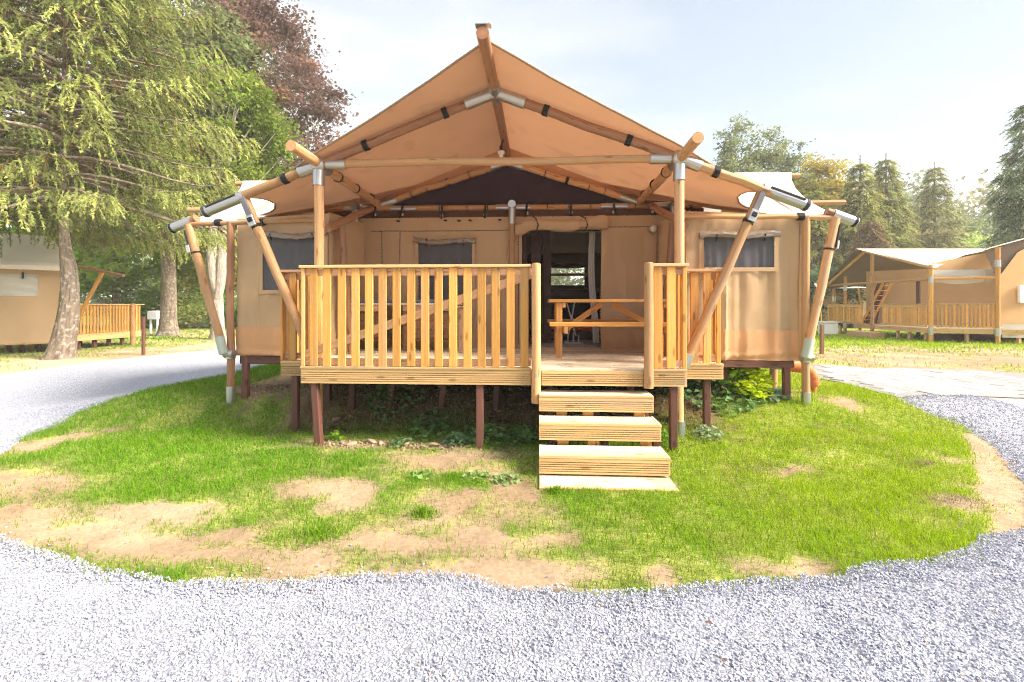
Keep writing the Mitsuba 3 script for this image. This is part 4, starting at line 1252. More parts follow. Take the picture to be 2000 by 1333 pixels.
for x, v, r, h, n, s, lab, col, zo in ((2.75, 6.35, .5, .5, 480, .085, 'dark green climbing shrub under the right wing of the tent', (.07, .16, .03), .0), (3.12, 6.02, .26, .42, 420, .075, 'bright yellow green bush under the right wing of the tent', (.33, .40, .02), 0),
                                    (2.75, 6.05, .55, .12, 330, .075, 'low ivy spreading in front of the shrub under the right wing', (.12, .2, .08), 0), (3.35, 6.05, .25, .10, 160, .09, 'low grey green hosta like plant beside the right stilts', (.16, .22, .13), 0), (2.0, 6.3, .4, .28, 300, .07, 'shaded leafy plant behind the right front stilts', (.05, .10, .03), 0)):
    X, Y = at_lodge(x, v)
    leafy(X, Y, r, h, n, s, lab, col, 'shrub', 'shrub', zo, .4)

# clods of soil and stones along the deck edge
clod = stone_kinds(np.random.default_rng(4), 4, 16, .75)
CL = [(-1.72, 4.80, .055, ''), (-1.60, 4.86, .05, ''), (-1.48, 4.83, .06, ''), (-1.30, 4.90, .075, ''), (-1.18, 4.86, .05, ''), (-1.02, 4.84, .04, ''), (-.90, 4.85, .055, ''), (-.72, 4.82, .045, ''), (-.62, 4.86, .065, ''), (-.52, 4.80, .03, ''), (-1.40, 4.75, .03, ''), (-1.95, 5.5, .06, ''), (-.42, 4.80, .035, '')]
ORD = ['first', 'second', 'third', 'fourth', 'fifth', 'sixth', 'seventh', 'eighth', 'ninth', 'tenth', 'eleventh', 'twelfth', 'thirteenth']
row = sorted(c[0] for c in CL if c[1] < 5)
for x, v, s, _ in CL:
    X, Y = at_lodge(x, v)
    k = thing('soil_clod', f'sandy soil clod, {ORD[row.index(x)]} from the left in the row before the deck' if v < 5 else 'lone stone under the deck behind the left front stilt', 'clod' if v < 5 else 'stone', 'soil clods along the deck edge' if v < 5 else None)
    vv, ff = clod[rng.integers(0, 4)]
    t = trimesh.Trimesh(vv, ff).subdivide().subdivide()
    q = np.array(t.vertices)
    q = q * (1 + .35 * (meshkit.fbm(q * 2.2 + x * 9, 3, 2) - .5))[:, None] * s * [1.15, .9, .72]
    M().add(q @ rot_z(np.array(rng.uniform(0, 6))).T + [X, Y, float(ground_z(X, Y)) + s * .28], np.array(t.faces), None, np.array([.36, .26, .175]) * rng.uniform(.8, 1.15)).put(k, 'matte', True)
DS = M()
k = 900
x, v = rng.normal(0, 1, k), rng.random(k)
pp = np.vstack([np.stack([rng.uniform(-1.9, .3, 500), rng.normal(4.84, .06, 500)], 1), np.stack([rng.normal(-3.15, .35, 260), rng.normal(6.25, .22, 260)], 1), np.stack([rng.normal(2.3, .3, 160), rng.normal(5.4, .4, 160)], 1), np.stack([rng.uniform(-2, 2, 700), rng.uniform(5.2, 7.5, 700)], 1)])
XY = np.array([at_lodge(*q) for q in pp])
sz = rng.uniform(.006, .026, len(XY))
cc = np.array([.35, .25, .165]) * rng.uniform(.55, 1.15, (len(XY), 1))
scatter(DS, stone_kinds(rng, 5, 9), np.column_stack([XY, ground_z(XY[:, 0], XY[:, 1]) + sz * .3]), sz, rand_rot(rng, len(XY)), cc, rng)
k = key('soil_crumbs')
labels[k] = {'label': 'small crumbs of sandy soil under and before the deck', 'category': 'soil', 'kind': 'stuff'}
DS.put(k, 'matte')
# leaf litter in the shade under the deck
k = key('leaf_litter')
labels[k] = {'label': 'dry leaves and twigs on the dark soil under the deck', 'category': 'leaves', 'kind': 'stuff'}
XY = np.array([at_lodge(*q) for q in np.stack([rng.uniform(-2.0, 1.9, 1500), rng.uniform(5.3, 7.6, 1500)], 1)])
v, f, c = leafcards(rng, np.column_stack([XY, ground_z(XY[:, 0], XY[:, 1]) + .015]), rng.uniform(.03, .07, len(XY)), np.where(rng.random((len(XY), 1)) < .3, [[.10, .16, .04]], [[.20, .13, .07]]) * rng.uniform(.6, 1.4, (len(XY), 1)), up=1.0)
M().add(v, f, None, c).put(k, 'leaf')
# piles of dead grass on the lawn
for X, Y, r, n, lab in ((2.28, 4.2, .3, 420, 'flat wisp of dead grass on the lawn right of the steps'), (3.30, 3.50, .18, 420, 'raked pile of dead grass at the right end of the lawn'), (3.75, 4.25, .12, 200, 'small wisp of dead grass near the sandy rim'), (-4.72, 5.50, .15, 120, 'small dry patch of dead grass on the left lawn')):
    k = key('dead_grass_pile')
    labels[k] = {'label': lab, 'category': 'dead grass', 'kind': 'stuff'}
    a = rng.normal(0, 1, (n, 2)) * [r * .8, r * .33]
    p, f, c = blades(rng, X + a[:, 0], Y + a[:, 1], ground_z(X + a[:, 0], Y + a[:, 1]) + .03 * np.exp(-(a ** 2).sum(1) / r ** 2), .03 * rng.uniform(.5, 1.2, n), .005 * rng.uniform(.7, 1.4, n), np.array([.44, .36, .24]) * rng.uniform(.6, 1.2, (n, 1)))
    M().add(p, f, None, c).put(k, 'blade')


# ---------------------------------------------------------------- trees
def trunk_mesh(m, pts, r, kind=0, sides=16, seed=0, flare=0.0):
    """A tapering trunk through pts with root flare and lumps; uv for the bark material."""
    p = np.asarray(pts, float)
    n = 26
    t = np.linspace(0, 1, n)
    tt = np.linspace(0, 1, len(p))
    from scipy.interpolate import PchipInterpolator as PI
    q = np.stack([PI(tt, p[:, k])(t) for k in range(3)], 1)
    rr = np.interp(t, np.linspace(0, 1, len(r)), r)
    al = np.concatenate([[0], np.cumsum(np.linalg.norm(np.diff(q, axis=0), axis=1))])
    rr = rr * (1 + flare * np.exp(-al / .35))
    ang = np.arange(sides + 1) / sides * 2 * np.pi
    d = np.gradient(q, axis=0)
    d /= np.linalg.norm(d, axis=1, keepdims=True)
    a = np.cross(d, [0, 1.0, .05])
    a /= np.linalg.norm(a, axis=1, keepdims=True)
    b = np.cross(d, a)
    nz = meshkit.fbm(np.stack([np.cos(ang)[None] * 1.3 + 0 * al[:, None], np.sin(ang)[None] * 1.3 + 0 * al[:, None], al[:, None] * 1.1 + 0 * ang[None] + seed], -1), 4, seed)
    R = rr[:, None] * (.82 + .36 * nz) * (1 + flare * .5 * np.exp(-al / .3)[:, None] * np.cos(ang * 5 + seed)[None])
    P = q[:, None] + R[..., None] * (np.cos(ang)[None, :, None] * a[:, None] + np.sin(ang)[None, :, None] * b[:, None])
    i, j = np.meshgrid(np.arange(n - 1), np.arange(sides), indexing='ij')
    k = i * (sides + 1) + j
    uv = np.stack([np.repeat(al, sides + 1) + 64 * kind + 8 + seed % 7, np.tile(ang, n) * .4], 1)
    m.add(P.reshape(-1, 3), np.stack([k, k + 1, k + sides + 2, k + sides + 1], -1).reshape(-1, 4), uv)


def limb(m, a, b, r0, r1, bend, kind=0, sides=6, sag=0.0):
    a, b = np.array(a, float), np.array(b, float)
    mid = (a + b) / 2 + bend + [0, 0, sag]
    t = np.linspace(0, 1, 6)[:, None]
    p = a * (1 - t) ** 2 + 2 * mid * t * (1 - t) + b * t ** 2
    n = m.n
    tube(m, p, np.linspace(r0, r1, 6), sides, caps=False)
    m.uv[-1] = np.stack([m.uv[-1][:, 0] % 60 + 64 * kind, m.uv[-1][:, 1] % 3], 1)


def broadleaf(name, lab, x, y, ztop, crown_lo, rad, n, size, col, seed, trunk_r=.2, cvar=.35, cone=0.0, flatten=.55, clumps=90, trunk=True, kind=0, second=None, cat='tree', group=None, lean=0, gap=1.0, stems=None, shell=.45):
    rg = np.random.default_rng(seed)
    k = thing(name, lab, cat, group)
    g = float(height(x, y))
    zc, rz = (ztop + crown_lo) / 2, (ztop - crown_lo) / 2
    d = rg.normal(size=(clumps, 3))
    d /= np.linalg.norm(d, axis=1, keepdims=True)
    q = d * (rg.uniform(shell, 1, (clumps, 1)) ** .6)
    wob = .75 + .5 * meshkit.fbm(d * 1.6 + seed, 3, seed)
    prof = 1 - cone * (q[:, 2] * .5 + .5)
    C = np.stack([x + lean * q[:, 2] + q[:, 0] * rad * wob * prof, y + q[:, 1] * rad * wob * prof, zc + q[:, 2] * rz * (.85 + .3 * (wob - .75))], 1)
    per = n // clumps
    cr = rad * (2.1 / math.sqrt(clumps)) * gap
    off = rg.normal(size=(clumps, per, 3)) * [cr, cr, cr * flatten] * .62
    pts = (C[:, None] + off * rg.uniform(.6, 1.3, (clumps, 1, 1))).reshape(-1, 3)
    pts[:, 2] = np.maximum(pts[:, 2], g + .05)
    tone = rg.uniform(1 - cvar, 1 + cvar, (clumps, 1, 1)) * rg.uniform(.75, 1.25, (clumps, per, 1))
    base = np.array(col)
    if second is not None:
        w = (rg.random((clumps, 1, 1)) < .4) * rg.random((clumps, 1, 1))
        base = base * (1 - w) + np.array(second) * w
    cc = (base * 1.7 * tone).reshape(-1, 3)
    v, f, c = leafcards(rg, pts, size * rg.uniform(.6, 1.3, len(pts)), np.clip(cc, 0, .62), up=.25, long=1.3)
    M().add(v, f, None, c).put(k + '__crown', 'leaf')
    if trunk:
        m = M()
        if stems is None:
            stems = [[(x, y, g - .1), (x + lean * -.3, y, (g + crown_lo) / 2), (x, y, crown_lo + rz * .6), (x + lean * .5, y, ztop - rz * .3)]]
        for i, s in enumerate(stems):
            trunk_mesh(m, s, [trunk_r * (1 if i == 0 else .7), trunk_r * .8, trunk_r * .5, trunk_r * .12], kind, 14, seed + i, .35 if i == 0 else 0)
        m.put(k + '__trunk', 'bark', True)
        m = M()
        for i in rg.choice(clumps, min(clumps, 22), False):
            s = stems[i % len(stems)]
            t = np.clip((C[i, 2] - g) / (ztop - g) * .8, .25, .9)
            p = np.array(s)
            tt = np.linspace(0, 1, len(p))
            a = np.array([np.interp(t, tt, p[:, j]) for j in range(3)])
            a[2] = min(a[2], C[i, 2])
            limb(m, a, C[i], trunk_r * .2, trunk_r * .03, rg.normal(0, rad * .06, 3), kind, 6, -.05 * rad)
        m.put(k + '__limbs', 'bark', True)
    return k


def spruce(name, lab, path, zlow, ztop, rad, seed, whorls=26, per=8, sprays=26, spray=.45, needle=.10, width=.02, count=14, col=(.12, .15, .04), tip=(.25, .26, .08), trunk_r=.3, droop=.35, kind=0, trunk_r_top=.03, dead=.06, power=.8, cull=None, hang=.6, taper=(.72, .5)):
    rg = np.random.default_rng(seed)
    k = thing(name, lab, 'tree')
    p = np.array(path, float)
    zz = p[:, 2]
    m = M()
    trunk_mesh(m, p, [trunk_r, trunk_r * taper[0], trunk_r * taper[1], trunk_r_top], kind, 18, seed, .28)
    m.put(k + '__trunk', 'bark', True)
    br = M()
    A, D, S, Cc = [], [], [], []
    for w in range(whorls):
        t = (w + rg.uniform(-.3, .3)) / whorls
        z = zlow + (ztop - zlow) * t
        base = np.array([np.interp(z, zz, p[:, 0]), np.interp(z, zz, p[:, 1]), z])
        L0 = rad * (1 - t) ** power + .18
        for b in range(per):
            a = 2 * np.pi * (b + rg.uniform(-.35, .35)) / per + w * 2.4
            L = L0 * rg.uniform(.55, 1.15)
            if cull is not None and not cull(base[0] + np.cos(a) * L * .6, base[1] + np.sin(a) * L * .6, z):
                continue
            out = np.array([np.cos(a), np.sin(a), 0])
            u = np.linspace(0, 1, 7)
            rise = rg.uniform(-.02, .10) + .25 * t
            P = base + out * (u * L)[:, None]
            P[:, 2] += L * (rise * u - droop * (1 - t * .6) * u ** 1.8 + .18 * u ** 5)
            tube(br, P, np.linspace(.012 + .016 * L, .006, 7), 5, caps=False)
            br.uv[-1] = np.stack([br.uv[-1][:, 0] % 60, br.uv[-1][:, 1] % 3], 1)
            n = max(4, int(sprays * (L / rad) ** .9))
            s = rg.uniform(.16, 1.0, n) ** .7
            c = np.stack([np.interp(s, u, P[:, j]) for j in range(3)], 1)
            side = np.cross(out, [0, 0, 1.0])
            sg = rg.choice([-1, 1], n)[:, None]
            wid = (.30 * L * (1.1 - s) + .06)[:, None] * rg.uniform(.0, 1, (n, 1))
            c = c + side * sg * wid + out * wid * .5
            c[:, 2] -= wid[:, 0] * .25
            d = out * rg.uniform(.3, .9, (n, 1)) + side * sg * rg.uniform(.1, .7, (n, 1)) + np.array([0, 0, -1.0]) * (hang * rg.uniform(.3, 1.7, (n, 1))) * (1 - t * .5)
            A.append(c)
            D.append(d)
            S.append(spray * rg.uniform(.55, 1.3, n))
            tone = rg.uniform(.5, 1.35)
            mixv = np.clip(s * 1.0 - .25 + rg.normal(0, .2, n), 0, 1)[:, None]
            cc = (np.array(col) * (1 - mixv) + np.array(tip) * mixv) * tone
            dd = rg.random(n) < dead
            cc[dd] = np.array([.20, .125, .06]) * rg.uniform(.6, 1.2)
            Cc.append(cc)
    br.put(k + '__branches', 'bark', True)
    A, D, S, Cc = np.vstack(A), np.vstack(D), np.concatenate(S), np.vstack(Cc)
    n, q = len(A), count
    D /= np.linalg.norm(D, axis=1, keepdims=True)
    u = (np.arange(q) + rg.uniform(0, 1, (n, q))) / q
    A2 = np.repeat(A, q, 0)
    D2 = np.repeat(D, q, 0)
    base = A2 + D2 * (u.ravel() * np.repeat(S, q))[:, None]
    base[:, 2] -= (np.repeat(S, q) * u.ravel() ** 2) * .35
    sd = np.cross(D2, rg.normal(size=(n * q, 3)) * .5 + np.array([0, 0, 1.0]))
    sd /= np.linalg.norm(sd, axis=1, keepdims=True)
    d = D2 * .8 + sd * (rg.choice([-1, 1], n * q) * rg.uniform(.2, 1.0, n * q))[:, None] + rg.normal(0, .25, (n * q, 3)) - np.array([0, 0, .15])
    d /= np.linalg.norm(d, axis=1, keepdims=True)
    wv = np.cross(d, rg.normal(size=(n * q, 3)))
    wv /= np.linalg.norm(wv, axis=1, keepdims=True)
    ln = (needle * (1.15 - .5 * u.ravel()) * rg.uniform(.6, 1.3, n * q))[:, None]
    w = width * rg.uniform(.6, 1.3, (n * q, 1)) / 2
    P = np.stack([base - d * ln * .15 - wv * w, base - d * ln * .15 + wv * w, base + d * ln], 1)
    f = np.arange(n * q * 3).reshape(-1, 3)
    cc = np.repeat(Cc, q, 0) * rg.uniform(.75, 1.25, (n * q, 1)) * (.85 + .3 * u.ravel()[:, None])
    M().add(P.reshape(-1, 3), f, None, np.repeat(cc, 3, 0)).put(k + '__needles', 'leaf')


def seen(x, y, z):
    return y > 2 and abs(x) < 1.13 * y + 2.0 and (z - CZ) < .68 * y + 2.5


# left of the road
spruce('spruce_tree', 'tall spruce with drooping branches and a thick mossy trunk beside the left tent', [(-12.62, 13.0, -.1), (-12.3, 13.0, 2.0), (-12.48, 13.0, 4.0), (-12.3, 13.0, 15)], 4.3, 15.0, 4.6, 101,
       whorls=25, per=10, sprays=50, spray=.46, needle=.12, width=.044, count=17, col=(.215, .265, .09), tip=(.47, .495, .17), trunk_r=.28, taper=(.74, .34), cull=seen, droop=.40, dead=.05, power=.55, hang=.8)
spruce('spruce_tree', 'spruce at the left edge of the picture behind the left tent', [(-17.6, 15.6, 0), (-17.5, 15.6, 4), (-17.5, 15.6, 9), (-17.5, 15.6, 15.5)], 4.6, 15.5, 4.0, 102,
       whorls=20, per=9, sprays=36, spray=.55, needle=.17, width=.036, count=13, col=(.15, .19, .075), tip=(.30, .32, .12), trunk_r=.25, cull=seen, power=.6, hang=.8)
broadleaf('maple_tree', 'green broadleaf tree with a mossy trunk right of the near spruce', -16.9, 23, 17.5, 5.2, 4.8, 36000, .17, (.115, .14, .06), 201, .40, second=(.20, .21, .095), clumps=150)
broadleaf('copper_beech', 'tall copper beech with dark red leaves behind the left roof edge', -15.4, 28, 22, 5.6, 6.4, 34000, .17, (.125, .078, .066), 202, .42, second=(.20, .115, .085), cone=.48, clumps=210, flatten=.4)
broadleaf('birch_tree', 'pale barked tree with three stems beside the left corner of the lodge', -13.0, 21, 12.2, 5.2, 3.0, 13000, .15, (.13, .18, .03), 203, .27, kind=1, clumps=90, second=(.2, .22, .05),
          stems=[[(-12.90, 20.5, -.1), (-12.95, 20.5, 2.2), (-13.10, 20.6, 5.5), (-13.35, 20.8, 11)], [(-12.90, 20.45, 1.8), (-12.70, 20.45, 3.4), (-12.60, 20.6, 6.4), (-12.25, 20.9, 11)], [(-12.90, 20.5, 2.0), (-13.05, 20.3, 3.4), (-12.90, 20.3, 6), (-12.65, 20.2, 10)]])
for i, (x, y, zt, lo, r, n, col, lab) in enumerate(((-33, 31, 13, 2.0, 5.0, 15000, (.075, .125, .03), 'dark green tree farthest left behind the left tent roof'), (-25.5, 30, 12, 1.8, 4.4, 15000, (.10, .155, .03), 'green tree behind the leaning trunk of the near spruce'),
                                                  (-20.0, 33, 10, 1.6, 3.6, 12000, (.16, .22, .035), 'light green tree above the left deck railing'),
                                                  (-15.5, 40, 8.5, 1.6, 3.5, 10000, (.20, .25, .06), 'pale green bushy tree behind the maple trunk'), (-41, 40, 18, 2.3, 7, 14000, (.08, .13, .03), 'dark tree mass at the left edge behind the spruces'),
                                                  (-31, 46, 15, 1.8, 5.5, 11000, (.12, .17, .04), 'mid green tree far behind the left tent'))):
    broadleaf('green_tree', lab, x, y, zt, lo, r, n, .26, np.array(col) * 2.2, 300 + i, .2, clumps=80, second=(.24, .28, .09))
for i, (x, y, zt, r, n, col, lab) in enumerate(((-20.8, 31, 2.6, 1.9, 5000, (.16, .21, .06), 'low pale hedge shrub behind the left deck railing'), (-17.5, 30.5, 2.2, 1.3, 4000, (.05, .09, .03), 'dark round shrub left of the maple trunk'), (-13.6, 30, 2.7, 1.7, 5000, (.17, .24, .05), 'yellow green shrub right of the maple trunk'),
                                              (-15.6, 33, 4.6, 2.2, 6000, (.19, .25, .07), 'tall pale willow like shrub behind the maple trunk'), (-11.4, 31.5, 3.2, 1.6, 4500, (.10, .17, .04), 'green shrub behind the left corner post of the lodge'), (-24.5, 32.5, 3.0, 2.2, 5000, (.09, .14, .035), 'dark hedge shrub behind the prop of the left tent'),
                                              (-9.5, 34, 3.0, 2.0, 3000, (.12, .18, .04), 'green shrub farthest right behind the left wing'), (-13.0, 36, 5.2, 2.4, 5000, (.13, .2, .04), 'tall green shrub behind the three stemmed tree'))):
    broadleaf('garden_shrub', lab, x, y, zt, -.1, r, n, .15, np.array(col) * 2.4, 400 + i, trunk=False, clumps=45, cat='shrub', shell=.2)

# right of the lodge
for i, (x, y, zt, r, lab) in enumerate(((23.2, 48, 22.2, 3.4, 'tallest slim birch above the right roof edge'), (26.6, 48.5, 21.0, 3.2, 'second slim birch right of the tallest one'), (29.6, 48, 19.4, 3.3, 'third and lowest of the slim birches'), (21.6, 49, 16.6, 3.0, 'short birch half hidden behind the right roof edge'), (32.2, 50, 17.0, 1.0, 'thin birch top sticking out right of the birch row'))):
    broadleaf('birch_tree', lab, x, y, zt, 4, r, 12000, .20, (.13, .155, .065), 500 + i, .14, cone=.3, clumps=170, second=(.19, .20, .09), kind=1, gap=1.35, shell=.15)
broadleaf('autumn_tree', 'yellow olive autumn tree right of the birches', 28.6, 43.5, 15.8, 3.0, 3.5, 13000, .22, (.31, .255, .055), 520, .18, cone=.35, clumps=80, second=(.20, .21, .05), gap=.85)
broadleaf('autumn_tree', 'light green tree below the yellow autumn tree', 26.2, 41, 11.8, 2.5, 2.4, 7500, .22, (.15, .20, .045), 521, .16, clumps=70, second=(.24, .24, .05))
for i, (x, y, zt, r, lab, c, t) in enumerate(((28.3, 38, 13.4, 3.1, 'left one of the two spruces above the right tent', (.125, .14, .05), (.235, .235, .09)), (31.2, 39, 13.9, 3.2, 'right one of the two spruces above the right tent', (.12, .135, .05), (.225, .23, .09)), (42.5, 47, 15.6, 4.2, 'broad spruce standing alone above the right tent roof', (.12, .13, .055), (.22, .22, .10)),
                                           (33.9, 30.5, 15.2, 3.1, 'spruce cut by the right edge of the picture', (.08, .115, .075), (.15, .19, .10)), (23.6, 36, 8.2, 2.6, 'low spruce behind the right corner post of the lodge', (.14, .15, .05), (.25, .24, .09)), (26.0, 34, 7.6, 2.2, 'brownish spruce left of the right tent', (.16, .12, .07), (.24, .18, .10)))):
    g = float(height(x, y))
    spruce('spruce_tree', lab, [(x, y, g - .1), (x + .05, y, 4), (x, y, zt * .6), (x, y, zt + .3)], .8, zt, r, 600 + i, whorls=28, per=9, sprays=26, spray=.70, needle=.28, width=.085, count=10, col=np.array(c) * 1.9, tip=np.array(t) * 2.0, trunk_r=.22, droop=.24, power=.95, dead=.05)
for i, (x, y, zt, r, c, lab) in enumerate(((35.5, 48, 10.8, 3.2, (.42, .32, .06), 'golden yellow bush between the spruces above the right tent'), (39.5, 52, 10.0, 3.2, (.40, .32, .08), 'golden bush right of the spruce standing alone'), (44, 50, 10.4, 3.0, (.36, .28, .12), 'straw coloured bush above the right tent roof'), (47.5, 50, 9.6, 3.0, (.22, .29, .09), 'light green bush above the right tent roof'),
                                         (51.5, 52, 11.0, 3.2, (.17, .21, .09), 'green bush near the right edge of the picture'), (52, 58, 12.7, 4.0, (.28, .18, .12), 'rusty brown bush behind the green bush on the right'), (33, 45, 10.2, 3.1, (.24, .25, .07), 'olive bush below the pair of spruces'), (37.6, 56, 12.2, 3.6, (.22, .25, .08), 'olive tree behind the golden bush'))):
    broadleaf('autumn_bush', lab, x, y, zt, .2, r, 6500, .24, c, 700 + i, trunk=False, clumps=55, cat='bush', cvar=.25, shell=.25)
for i, (x, y, zt, r, lab) in enumerate(((18.9, 31, 4.0, 1.9, 'dark evergreen shrub left of the right tent'), (21.6, 31.5, 4.2, 2.0, 'dark evergreen shrub behind the left end of the right tent'), (24.4, 32.5, 4.4, 2.2, 'dark evergreen shrub hidden behind the right tent porch'), (16.6, 33, 3.4, 1.8, 'dark shrub seen just right of the lodge corner posts'))):
    broadleaf('evergreen_shrub', lab, x, y, zt, -.1, r, 4500, .2, (.045, .075, .04), 720 + i, trunk=False, clumps=45, cat='shrub', shell=.2)
# woods far off that close the view
def woods(name, lab, spots, n, size, seed):
    rg = np.random.default_rng(seed)
    k = key(name)
    labels[k] = {'label': lab, 'category': 'woods', 'kind': 'stuff'}
    m = M()
    for (x, y, h_, r, col) in spots:
        g = float(height(x, y))
        cl = 34
        d = rg.normal(size=(cl, 3))
        d /= np.linalg.norm(d, axis=1, keepdims=True)
        C = np.stack([x + d[:, 0] * r * .8, y + d[:, 1] * r * .8, g + h_ * .5 + d[:, 2] * h_ * .46], 1)
        p = (C[:, None] + rg.normal(size=(cl, n // cl, 3)) * r * .27).reshape(-1, 3)
        cc = (np.array(col) * rg.uniform(.7, 1.3, (cl, 1, 1)) * rg.uniform(.8, 1.2, (cl, n // cl, 1))).reshape(-1, 3)
        v, f, c = leafcards(rg, p, size * rg.uniform(.6, 1.3, len(p)), cc, up=.3)
        m.add(v, f, None, c)
    m.put(k, 'leaf')


rg = np.random.default_rng(9)
cols_w = [(.20, .25, .11), (.25, .29, .14), (.32, .30, .15), (.17, .22, .12), (.36, .29, .18)]
woods('far_woods', 'far-off mixed woods closing the view behind the camp', [(x + rg.normal(0, 1.5), 62 + rg.normal(0, 3), (9 if x > -18 else 6) + rg.uniform(0, 3), 5.2, cols_w[rg.integers(0, 4)]) for x in np.arange(-80, 34, 6.5)], 1500, .5, 31)
woods('hillside_woods', 'hazy wooded hillside at the far right', [(x + rg.normal(0, 2), 100 + rg.normal(0, 9), 17 + rg.uniform(0, 5), 7.5, cols_w[rg.integers(0, 5)]) for x in np.arange(50, 150, 5.0)], 1500, .8, 32)
woods('mixed_woods', 'mixed light green woods between the lone spruce and the hillside', [(x + rg.normal(0, 1.5), 72 + rg.normal(0, 4), 11 + rg.uniform(0, 4), 5.5, cols_w[rg.integers(0, 5)]) for x in np.arange(34, 95, 5.0)], 1600, .5, 33)


# ---------------------------------------------------------------- the tent on the left
LA = math.radians(42)
LF = frame((-14.35, 14.75, 0), math.degrees(LA))        # local x along the front towards the far right, v back
LT = thing('safari_tent', 'tan safari tent on stilts behind the leaning spruce trunk at the left', 'tent')


def lp(name, fn, bsdf='canvas', smooth=False, label=None):
    return part(name, bsdf, fn, smooth, LT, LF, label)


def f(m):
    hole = [(-1.95, 1.76), (-.42, 1.77), (-.42, 2.44), (-1.95, 2.44)]
    p, t = sheet2(PG([(-5.5, .33), (.05, .33), (.12, 2.72), (-5.5, 2.72)], [hole]), .14)
    v = (meshkit.fbm(np.stack([p[:, 0] * 3, p[:, 1] * .3, 0 * p[:, 0]], -1), 3, 5) - .5) * .06
    m.add(np.stack([p[:, 0], v, p[:, 1]], 1), t, cv(p, 0))
lp('wall_panel', f, smooth=True)
lp('side_wall', lambda m: m.add([(.06, .0, .33), (.06, 4.5, .33), (.06, 4.5, 3.2), (.12, 0, 2.72)], [[0, 1, 2, 3]], cv(np.zeros(4), 0)))
def f(m):
    p, t = sheet2(PG([(-1.95, 1.76), (-.42, 1.77), (-.42, 2.44), (-1.95, 2.44)]), .05)
    v = .03 + .02 * np.sin(p[:, 0] * 5 + p[:, 1] * 26 * np.sign(p[:, 0] + 1.2))
    m.add(np.stack([p[:, 0], v, p[:, 1]], 1), t, cv(p, 4))
wk = lp('window', f, smooth=True, label='window with white gathered curtains')
for x in (-1.6, -.75):
    part('tie_strap', 'matte', lambda m: tube(m, [(x, -.03, 2.5), (x, -.04, 2.3)], .025, 6, c=BLACK), True, wk, LF)
def f(m):
    p, t = sheet2(PG([(-5.5, -.35), (.35, -.35), (.1, 1.2), (-.3, 2.6), (-5.5, 2.6)]), .3)
    z = 2.68 + .42 * (p[:, 1] + .35) - .06 * np.sin(np.clip((p[:, 1] + .35) / 3, 0, 1) * np.pi)
    m.add(np.stack([p[:, 0], p[:, 1], z], 1), t)
    n0 = np.stack([np.linspace(-5.5, .35, 12), np.full(12, -.35), np.full(12, 2.68)], 1)
    m.add(np.vstack([n0, n0 - [0, -.02, .12]]), np.stack([np.arange(11), np.arange(1, 12), np.arange(13, 24), np.arange(12, 23)], 1))
lp('roof_fly', f, 'fly_top', True)
lp('base_board', lambda m: slab(m, (-5.5, -.03, .29), (.1, -.005, .345), FASCIA), 'wood')
pole((-13.43, 14.3, .775), (-12.5, 14.3, 2.56), .055, PINE, LT, WORLD, 'prop')
part('sleeve', 'steel', lambda m: tube(m, [(-13.45, 14.3, .74), (-13.27, 14.3, 1.08)], .068, 12), 35, LT, WORLD)
pole((-13.7, 14.6, 2.74), (-11.55, 13.9, 2.37), .045, BROWN, LT, WORLD, 'eave_pole')
pole((-1.75, -.5, 2.1), (-1.35, -.5, 2.72), .05, PINE, LT, LF, 'prop')
for x in np.r_[-1.9, -1.55, -1.12, -.82, -.60, -.42, -.18]:
    lp('stilt', lambda m: board(m, (x + rnd.normal(0, .03), .5 + rnd.uniform(-.3, .8), -.05), (x, .5, .33), .11, .11, STILT if abs(x + .6) > .05 else PINK, .006, up=(0, 1, 0)), 'wood')
LF2 = frame((-14.05, 14.9, 0), 88.5)
LRL = thing('deck_railing', 'slat railing of the left tent deck behind the spruce trunk', 'railing')
def rp(name, fn, bsdf='wood'):
    return part(name, bsdf, fn, False, LRL, LF2)
Lr = 3.1
for i in range(24):
    x = .10 + i * .1245
    rp('slat', lambda m: slab(m, (x, .30, .52), (x + .078, .33, 1.50), PINE, .005))
rp('top_rail', lambda m: slab(m, (.05, .26, 1.50), (Lr + .1, .38, 1.535), FASCIA))
rp('rail', lambda m: slab(m, (.05, .335, .55), (Lr, .37, .62), PINE))
rp('rail', lambda m: slab(m, (.05, .335, 1.38), (Lr, .37, 1.45), PINE))
for j in range(6):
    rp('slat', lambda m: slab(m, (Lr + .02, .40 + j * .14, .52), (Lr + .05, .48 + j * .14, 1.50), PINE, .005))
LDK = thing('wooden_deck', 'deck of the left tent on brown stilts', 'deck')
part('fascia_board', 'wood', lambda m: slab(m, (-.1, .28, .30), (Lr + .06, .32, .515), FASCIA), False, LDK, LF2)
part('floor', 'wood', lambda m: slab(m, (-.1, .325, .47), (Lr + .06, 3.6, .51), TREAD), False, LDK, LF2)
for x, v in ((.25, .5), (.75, .5), (.9, 1.1), (1.35, .5), (1.5, 1.2), (2.0, .6), (2.45, .5), (2.95, .5)):
    part('stilt', 'wood', lambda m: board(m, (x + rnd.normal(0, .02), v, -.05), (x, v, .47), .10, .10, STILT, .006, up=(0, 1, 0)), False, LDK, LF2)
pole((2.62, .24, -.02), (2.62, .24, 1.55), .075, POLE, LRL, LF2, 'post')
k = thing('marker_stake', 'thin brown stake at the right end of the left tent railing', 'stake')
m = M()
v, f_ = boxmesh((.075, .075, 1.2), .006)
m.add(v + [-11.0, 13.95, .55], f_, wood_uv(v[:, 2] + .6, v[:, 0] + v[:, 1], STILT))
m.put(k, 'wood')
k = thing('marker_stake', 'short brown stake on the dry lawn right of the lodge', 'stake')
m = M()
v, f_ = boxmesh((.085, .085, .86), .006)
gx_, gy_ = 8.55, 12.9
